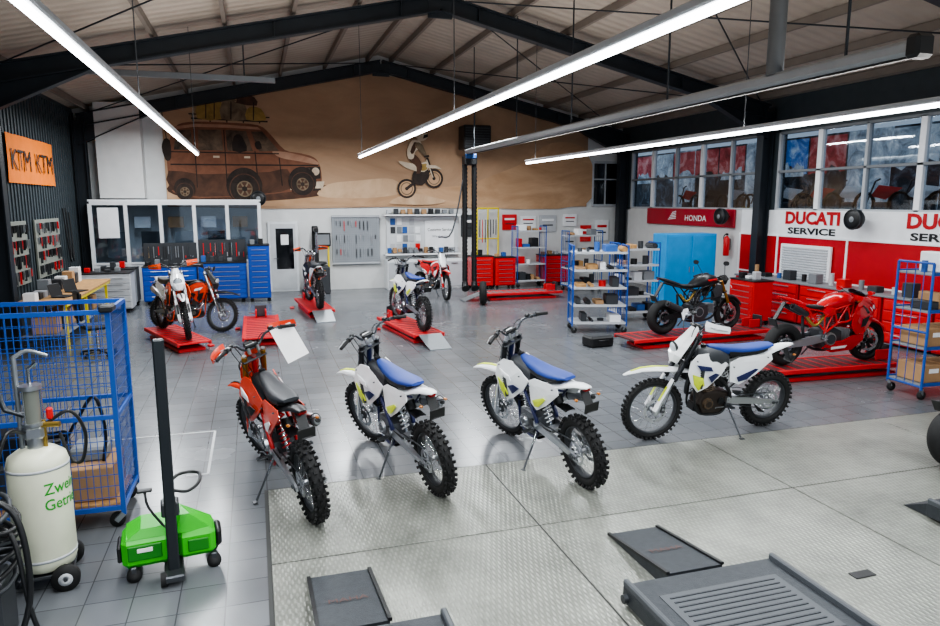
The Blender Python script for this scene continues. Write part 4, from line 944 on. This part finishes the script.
# ------------------------------------------------------------------ left wall things
mb=MB(); m_o=mat('flag_orange','#ef7d16',.8)
rows=12; vs=[];fs=[]
for i in range(rows+1):
    for j in range(5): vs.append((XL+.06+.015*math.sin(i*1.3+j*.6),15.45+i*3.3/rows,3.02+j*.95/4))
for i in range(rows):
    for j in range(4): a=i*5+j; fs.append((a,a+1,a+6,a+5))
mb.add(vs,fs,m_o,True)
for yy in(15.65,17.3): mb.text('KTM',1.25,.40,(XL+.085,yy,3.28),(0,1,0),(0,0,1),BLK,.0,.0,.0)
mb.obj('orange_flag')
for yc,wd in((15.5,1.3),(17.7,1.9)):
    mb=MB(); random.seed(int(yc)); mb.rb((XL+.06,yc,1.65),(.04,wd,1.25),mat('peg_board','#83877f',.6),.005)
    for i in range(int(wd/.10)):
        for j in range(4):
            y=yc-wd/2+.08+i*.10; z=2.2-j*.3; l=random.uniform(.12,.27)
            mb.bar((XL+.10,y,z),(XL+.10,y+random.uniform(-.02,.02),z-l),.02,random.uniform(.015,.05),random.choice([BLK,DGR,ALU,BLK,STL,STL,RED]))
    mb.obj('tool_pegboard')
mb=MB()
for q,yy in enumerate((19.1,19.35)):
    mb.tube([(XL+.08,yy,2.5),(XL+.12,yy+.05,1.6),(XL+.14,yy+.15,1.2),(XL+.12,yy+.25,1.6),(XL+.08,yy+.3,2.4)],.018,BLK,8,5)
mb.obj('hanging_air_hoses')
mb=MB(); mb.rb((XL+.85,15.6,.88),(.85,4.0,.05),WOOD,.01)
for y in(13.8,15.4,17.4):
    for x in(XL+.47,XL+1.2): mb.box((x,y,.43),(.05,.05,.86),YELP if x>XL+.9 else STL)
mb.box((XL+1.25,15.6,.84),(.03,3.9,.06),YELP); mb.rb((XL+.85,15.6,.3),(.7,3.8,.03),MGR,.005)
random.seed(8)
for k in range(12): h=random.uniform(.1,.35); mb.rb((XL+.65,13.9+k*.3,.9+h/2),(.2,.2,h),random.choice(NEUT),.01)
for k in range(7): h=.3; mb.rb((XL+.85,13.95+k*.5,.32+h/2),(.4,.35,h),random.choice([CARD,MGR,DGR,DGR]),.01)
mb.obj('workbench')
def laptop(x,y,z,rz):
    mb=MB(); mb.rb((0,0,.012),(.25,.36,.02),BLK,.004); mb.rb((-.15,0,.13),(.012,.36,.24),BLK,.004,Matrix.Rotation(-.25,3,'Y')); mb.add([(-.135,-.16,.04),(-.135,.16,.04),(-.185,.16,.235),(-.185,-.16,.235)],[(0,1,2,3)],mat('screen','#5e7fa8',.2,emit=.5)); mb.obj('laptop',(x,y,z),rz)
laptop(-3.45,14.4,.905,-.3); laptop(-3.4,15.2,.905,-.4)
mb=MB()
for k in range(5):
    a=2*pi*k/5; mb.tube([(0,0,.10),(.28*math.cos(a),.28*math.sin(a),.07)],.018,BLK,8); mb.revolve([(.03,-.02),(.03,.02),(0,.02),(0,-.02)],BLK,10,c=(.28*math.cos(a),.28*math.sin(a),.032))
mb.cyl((0,0,.1),(0,0,.48),.025,CHR,10); mb.rb((0,0,.52),(.46,.46,.08),BLK,.035); mb.tube([(-.2,0,.5),(-.28,0,.6),(-.26,0,.8)],.02,BLK,8); mb.rb((-.26,0,.9),(.07,.42,.5),BLK,.03); mb.obj('office_chair',(-2.7,13.2,0),.4)

# blue roll cage
mb=MB(); x0,x1,y0,y1,h=-2.45,-1.13,5.94,6.62,1.80; B=TBLU
for x in(x0,x1):
    for y in(y0,y1):
        mb.bar((x,y,.12),(x,y,h),.035,.035,B)
        mb.revolve([(.06,-.02),(.06,.02),(0,.02),(0,-.02)],RUB,16,c=(x+(.06 if x<-2 else -.06),y+(.05 if y<6.2 else -.05),.062)); mb.bar((x,y,.13),(x+(.06 if x<-2 else -.06),y,.07),.04,.04,ZINC)
for z in(.18,h,.95): 
    for y in(y0,y1): mb.bar((x0,y,z),(x1,y,z),.03,.035,B)
    for x in(x0,x1): mb.bar((x,y0,z),(x,y1,z),.03,.035,B)
n=26
for k in range(1,n):
    x=x0+(x1-x0)*k/n
    for y in(y0,y1): mb.bar((x,y,.18),(x,y,h),.005,.005,B)
for k in range(1,14):
    y=y0+(y1-y0)*k/14; mb.bar((x1,y,.18),(x1,y,h),.005,.005,B); mb.bar((x0,y,.18),(x0,y,h),.005,.005,B)
for k in range(1,17):
    z=.18+(h-.18)*k/17
    for y in(y0,y1): mb.bar((x0,y,z),(x1,y,z),.005,.005,B)
    for x in(x0,x1): mb.bar((x,y0,z),(x,y1,z),.005,.005,B)
mb.rb(((x0+x1)/2,(y0+y1)/2,.20),(x1-x0-.06,y1-y0-.06,.03),WOOD,.005)
mb.rb((x1-.25,(y0+y1)/2,.36),(.36,.5,.28),CARD,.008)
mb.rb((-1.95,6.3,.40),(.55,.5,.36),DGR,.03); mb.rb((-2.05,6.3,.70),(.4,.4,.22),BLK,.03); mb.rb((-1.42,6.35,.56),(.28,.3,.12),MGR,.02)
for k in range(4): mb.tube([(-1.75+.17*math.cos(a),6.32+.15*math.sin(a),.60+k*.035+.01*math.sin(3*a)) for a in [i*2*pi/14 for i in range(15)]],.016,BLK,7,2)
mb.tube([(-1.6,6.2,.65),(-1.45,6.1,.9),(-1.3,6.05,1.1),(-1.25,6.1,.8),(-1.3,6.2,.5)],.014,BLK,7,5)
mb.rb((x1+.0,y0-.0,h+.03),(.10,.16,.05),BLK,.01)
mb.obj('wire_roll_cage')

# waste-oil extractor tank
mb=MB()
mb.revolve([(0,.12),(.12,.12),(.175,.15),(.19,.2),(.19,.88),(.175,.94),(.12,.98),(0,1.0)],CREAM,36,closed=False,axis='z')
mb.revolve([(.192,.86),(.192,.88),(.188,.88),(.188,.86)],LGR,36,axis='z'); mb.revolve([(.192,.22),(.192,.24),(.188,.24),(.188,.22)],LGR,36,axis='z')
def wrap(body,w,h,z,a0,R,m):
    t=MB(); t.text(body,w,h,(0,0,0),(1,0,0),(0,1,0),m,0,.015)
    vs=[(R*math.cos(a0+v[0]/R),R*math.sin(a0+v[0]/R),z+v[1]) for v in t.v]
    mb.add(vs,t.f,m)
wrap('Zweirad',.34,.08,.70,-1.35,.193,mat('decal_green','#2f9a2c',.5)); wrap('Getriebe',.34,.08,.59,-1.35,.193,mat('decal_green'))
mb.cyl((0,0,.98),(0,0,1.08),.05,ALU,16); mb.cyl((.06,.0,.98),(.06,0,1.18),.014,GLD2,8); mb.cyl((-.08,.03,.98),(-.08,.03,1.62),.016,ZINC,8)
mb.rb((.0,0,1.10),(.12,.10,.10),ALU,.02); mb.cyl((0,0,1.15),(0,0,1.17),.07,ALU,18); mb.cyl((0,0,1.17),(0,0,1.40),.052,mat('sight_glass','#7d8078',.15,.2),18); mb.cyl((0,0,1.40),(0,0,1.43),.07,ALU,18)
mb.tube([(0,0,1.43),(0,0,1.54),(.05,0,1.58)],.012,CHR,8); mb.rb((.10,0,1.22),(.04,.04,.08),RED,.01); mb.tube([(0,0,1.15),(.16,-.05,1.15)],.02,GLD2,8); mb.tube([(0,0,1.2),(-.16,.05,1.26),(-.2,.05,1.4)],.018,STL,8)
for a in(0,2,4): mb.cyl((.06*math.cos(a),.06*math.sin(a),1.16),(.06*math.cos(a),.06*math.sin(a),1.42),.006,CHR,6)
mb.tube([(-.08,.03,1.62),(.0,.03,1.66),(.12,0,1.62)],.014,ZINC,8,3)
mb.tube([(.07,0,1.15),(.22,.0,1.22),(.30,.02,1.05),(.27,.02,.85),(.20,.05,.86),(.14,.08,1.05)],.012,BLK,8,6)
mb.tube([(-.05,-.06,1.12),(-.12,-.26,1.18),(-.2,-.32,.9),(-.24,-.28,.5),(-.34,-.22,.25),(-.4,-.3,.05)],.013,BLK,8,6)
for sd in(-1,1):
    mb.revolve([(.09,-.025),(.09,.025),(.04,.03),(0,.03),(0,-.03),(.04,-.03)],RUB,20,c=(.12,sd*.20+.02,.09)); mb.revolve([(.045,sd*.031-.001),(.045,sd*.031+.001),(0,sd*.031)],LGR,14,c=(.12,sd*.20+.02,.09))
mb.cyl((.12,-.22,.09),(.12,.24,.09),.012,STL,8); mb.rb((0,0,.10),(.34,.3,.03),STL,.008); mb.cyl((-.18,0,.0),(-.18,0,.12),.03,STL,10)
mb.obj('waste_oil_extractor',(-1.50,5.20,0),.15)
mb=MB(); random.seed(11)
for k in range(7):
    r=.2+.02*(k%3); mb.tube([((r+.02)*math.cos(a),r*math.sin(a),.42+.07*k+.04*math.sin(a*2+k)) for a in [i*2*pi/14 for i in range(15)]],.016,BLK if k%3 else DGR,7,2)
mb.rb((0,0,.22),(.34,.3,.44),DGR,.03); mb.cyl((0,0,.4),(0,0,.95),.05,BLK,12); mb.rb((.0,0,.98),(.22,.1,.10),BLK,.03); mb.cyl((.1,-.1,.7),(.16,-.14,.95),.035,ALU,10)
mb.tube([(.1,-.1,.98),(.3,-.15,.85),(.35,-.2,.4),(.25,-.25,.03)],.018,BLK,8,6); mb.tube([(.05,0,.7),(.25,-.1,.72),(.34,-.2,.3),(.4,-.2,.03)],.014,BLK,8,6)
mb.obj('hose_reel_stand',(-1.70,4.52,0))

# green mobile unit with post
mb=MB()
mb.rb((0,-.20,.90),(.075,.06,1.68),mat('post_black','#202529',.4),.01); mb.rb((0,-.10,.06),(.13,.46,.05),STL,.01)
GRD=GREEN
mb.rb((-.17,0,.21),(.32,.30,.22),GRD,.035); mb.rb((.16,0,.20),(.26,.28,.20),GRD,.035)
mb.hull([(-.30,-.13,.31),(.04,-.13,.31),(-.30,.13,.33),(.04,.13,.33),(-.20,-.10,.37),(.0,-.10,.37),(-.20,.10,.39),(.0,.10,.39)],GRD)
mb.rb((-.18,-.155,.22),(.22,.015,.11),mat('green_dark','#1d7a18',.5),.006); mb.rb((.17,-.145,.20),(.14,.015,.09),mat('green_dark'),.006); mb.rb((-.18,-.165,.24),(.10,.005,.03),PAPER,.002)
mb.rb((.31,.0,.20),(.05,.20,.13),BLK,.02); mb.rb((-.345,0,.2),(.03,.2,.12),BLK,.01)
mb.hull([(.03,-.12,.30),(.28,-.10,.28),(.03,.12,.32),(.28,.10,.30),(.06,-.08,.42),(.12,-.08,.42),(.06,.08,.44),(.2,.06,.36)],GRD)
for x,y in((-.26,-.13),(-.26,.13),(.27,-.13),(.27,.13)): mb.revolve([(.05,-.02),(.05,.02),(0,.025),(0,-.025)],RUB,16,c=(x,y,.051)); mb.rb((x,y,.09),(.045,.045,.05),STL,.008)
mb.cyl((-.05,-.28,.052),(-.09,-.28,.052),.05,RUB,16)
mb.tube([(.03,-.20,.66),(.12,-.20,.64),(.20,-.16,.68),(.20,-.02,.70),(.08,.0,.70),(.0,-.10,.68)],.012,BLK,8,5)
mb.tube([(-.04,-.1,.35),(-.14,-.05,.50),(-.16,0,.60)],.01,BLK,6,3); mb.rb((-.16,0,.61),(.10,.05,.02),BLK,.006); mb.rb((.0,-.15,.52),(.12,.12,.10),DGR,.01)
mb.obj('green_mobile_test_stand',(-.68,5.17,0),.12)

# ------------------------------------------------------------------ drive-on lift runways
RAMP=mat('ramp_dark','#3c4045',.5,.3,noise=.15,nscale=20,bump=.3,bscale=150); RL=mat('ramp_trim','#4b4f54',.5)
def runway(name,x0,x1,y1,rx0,rx1):
    mb=MB(); mb.rb(((x0+x1)/2,y1-2.6,.09),(x1-x0,5.2,.12),RAMP,.01)
    for x in(x0+.02,x1-.02): mb.rb((x,y1-2.6,.165),(.04,5.2,.05),RL,.01)
    mb.box(((x0+x1)/2,y1-.5,.152),(x1-x0-.3,.6,.004),RL)
    for k in range(14): mb.box(((x0+x1)/2,y1-.25-k*.05,.156),(x1-x0-.4,.012,.005),RAMP)
    mb.hull([(rx0,y1+.05,.13),(rx1,y1+.05,.13),(rx0,y1+.05,.01),(rx1,y1+.05,.01),(rx0,y1+.88,.02),(rx1,y1+.88,.02),(rx0,y1+.88,.011),(rx1,y1+.88,.011)],RAMP)
    for x in(rx0,rx1): mb.bar((x,y1+.05,.135),(x,y1+.88,.025),.025,.02,BLK)
    mb.text('MAHA',(rx1-rx0)*.6,.06,((rx0+rx1)/2-.12,y1+.40,.087),(1,0,0),(0,.992,-.128),mat('emboss','#5e4440',.6),.004)
    mb.cyl((x0-.03,y1-.06,.08),(x1+.03,y1-.06,.08),.03,STL,10)
    mb.obj(name)
runway('vehicle_lift_runway',-.18,1.02,3.78,.25,.68)
runway('vehicle_lift_runway',2.22,3.42,3.74,2.60,3.04)
mb=MB(); mb.rb((5.95,2.95,.09),(1.3,2.3,.12),RAMP,.01); mb.hull([(5.35,4.09,.14),(6.55,4.09,.14),(5.35,4.09,.012),(6.55,4.09,.012),(5.35,4.35,.014),(6.55,4.35,.014)],RAMP); mb.rb((5.32,2.95,.165),(.04,2.3,.05),RL,.01); mb.obj('vehicle_lift_platform')

# ------------------------------------------------------------------ camera
cam=bpy.data.cameras.new('cam'); cam.lens=690/940*36; cam.sensor_width=36; cam.clip_start=.05
co=bpy.data.objects.new('camera',cam); bpy.context.scene.collection.objects.link(co)
co.location=(0,0,2.65); co.rotation_euler=((90-9.14)*D2R,0,-17.25*D2R)
bpy.context.scene.camera=co
bpy.context.scene.view_settings.view_transform='AgX'
try: bpy.context.scene.view_settings.look='AgX - Medium High Contrast'
except Exception as e: print(e)
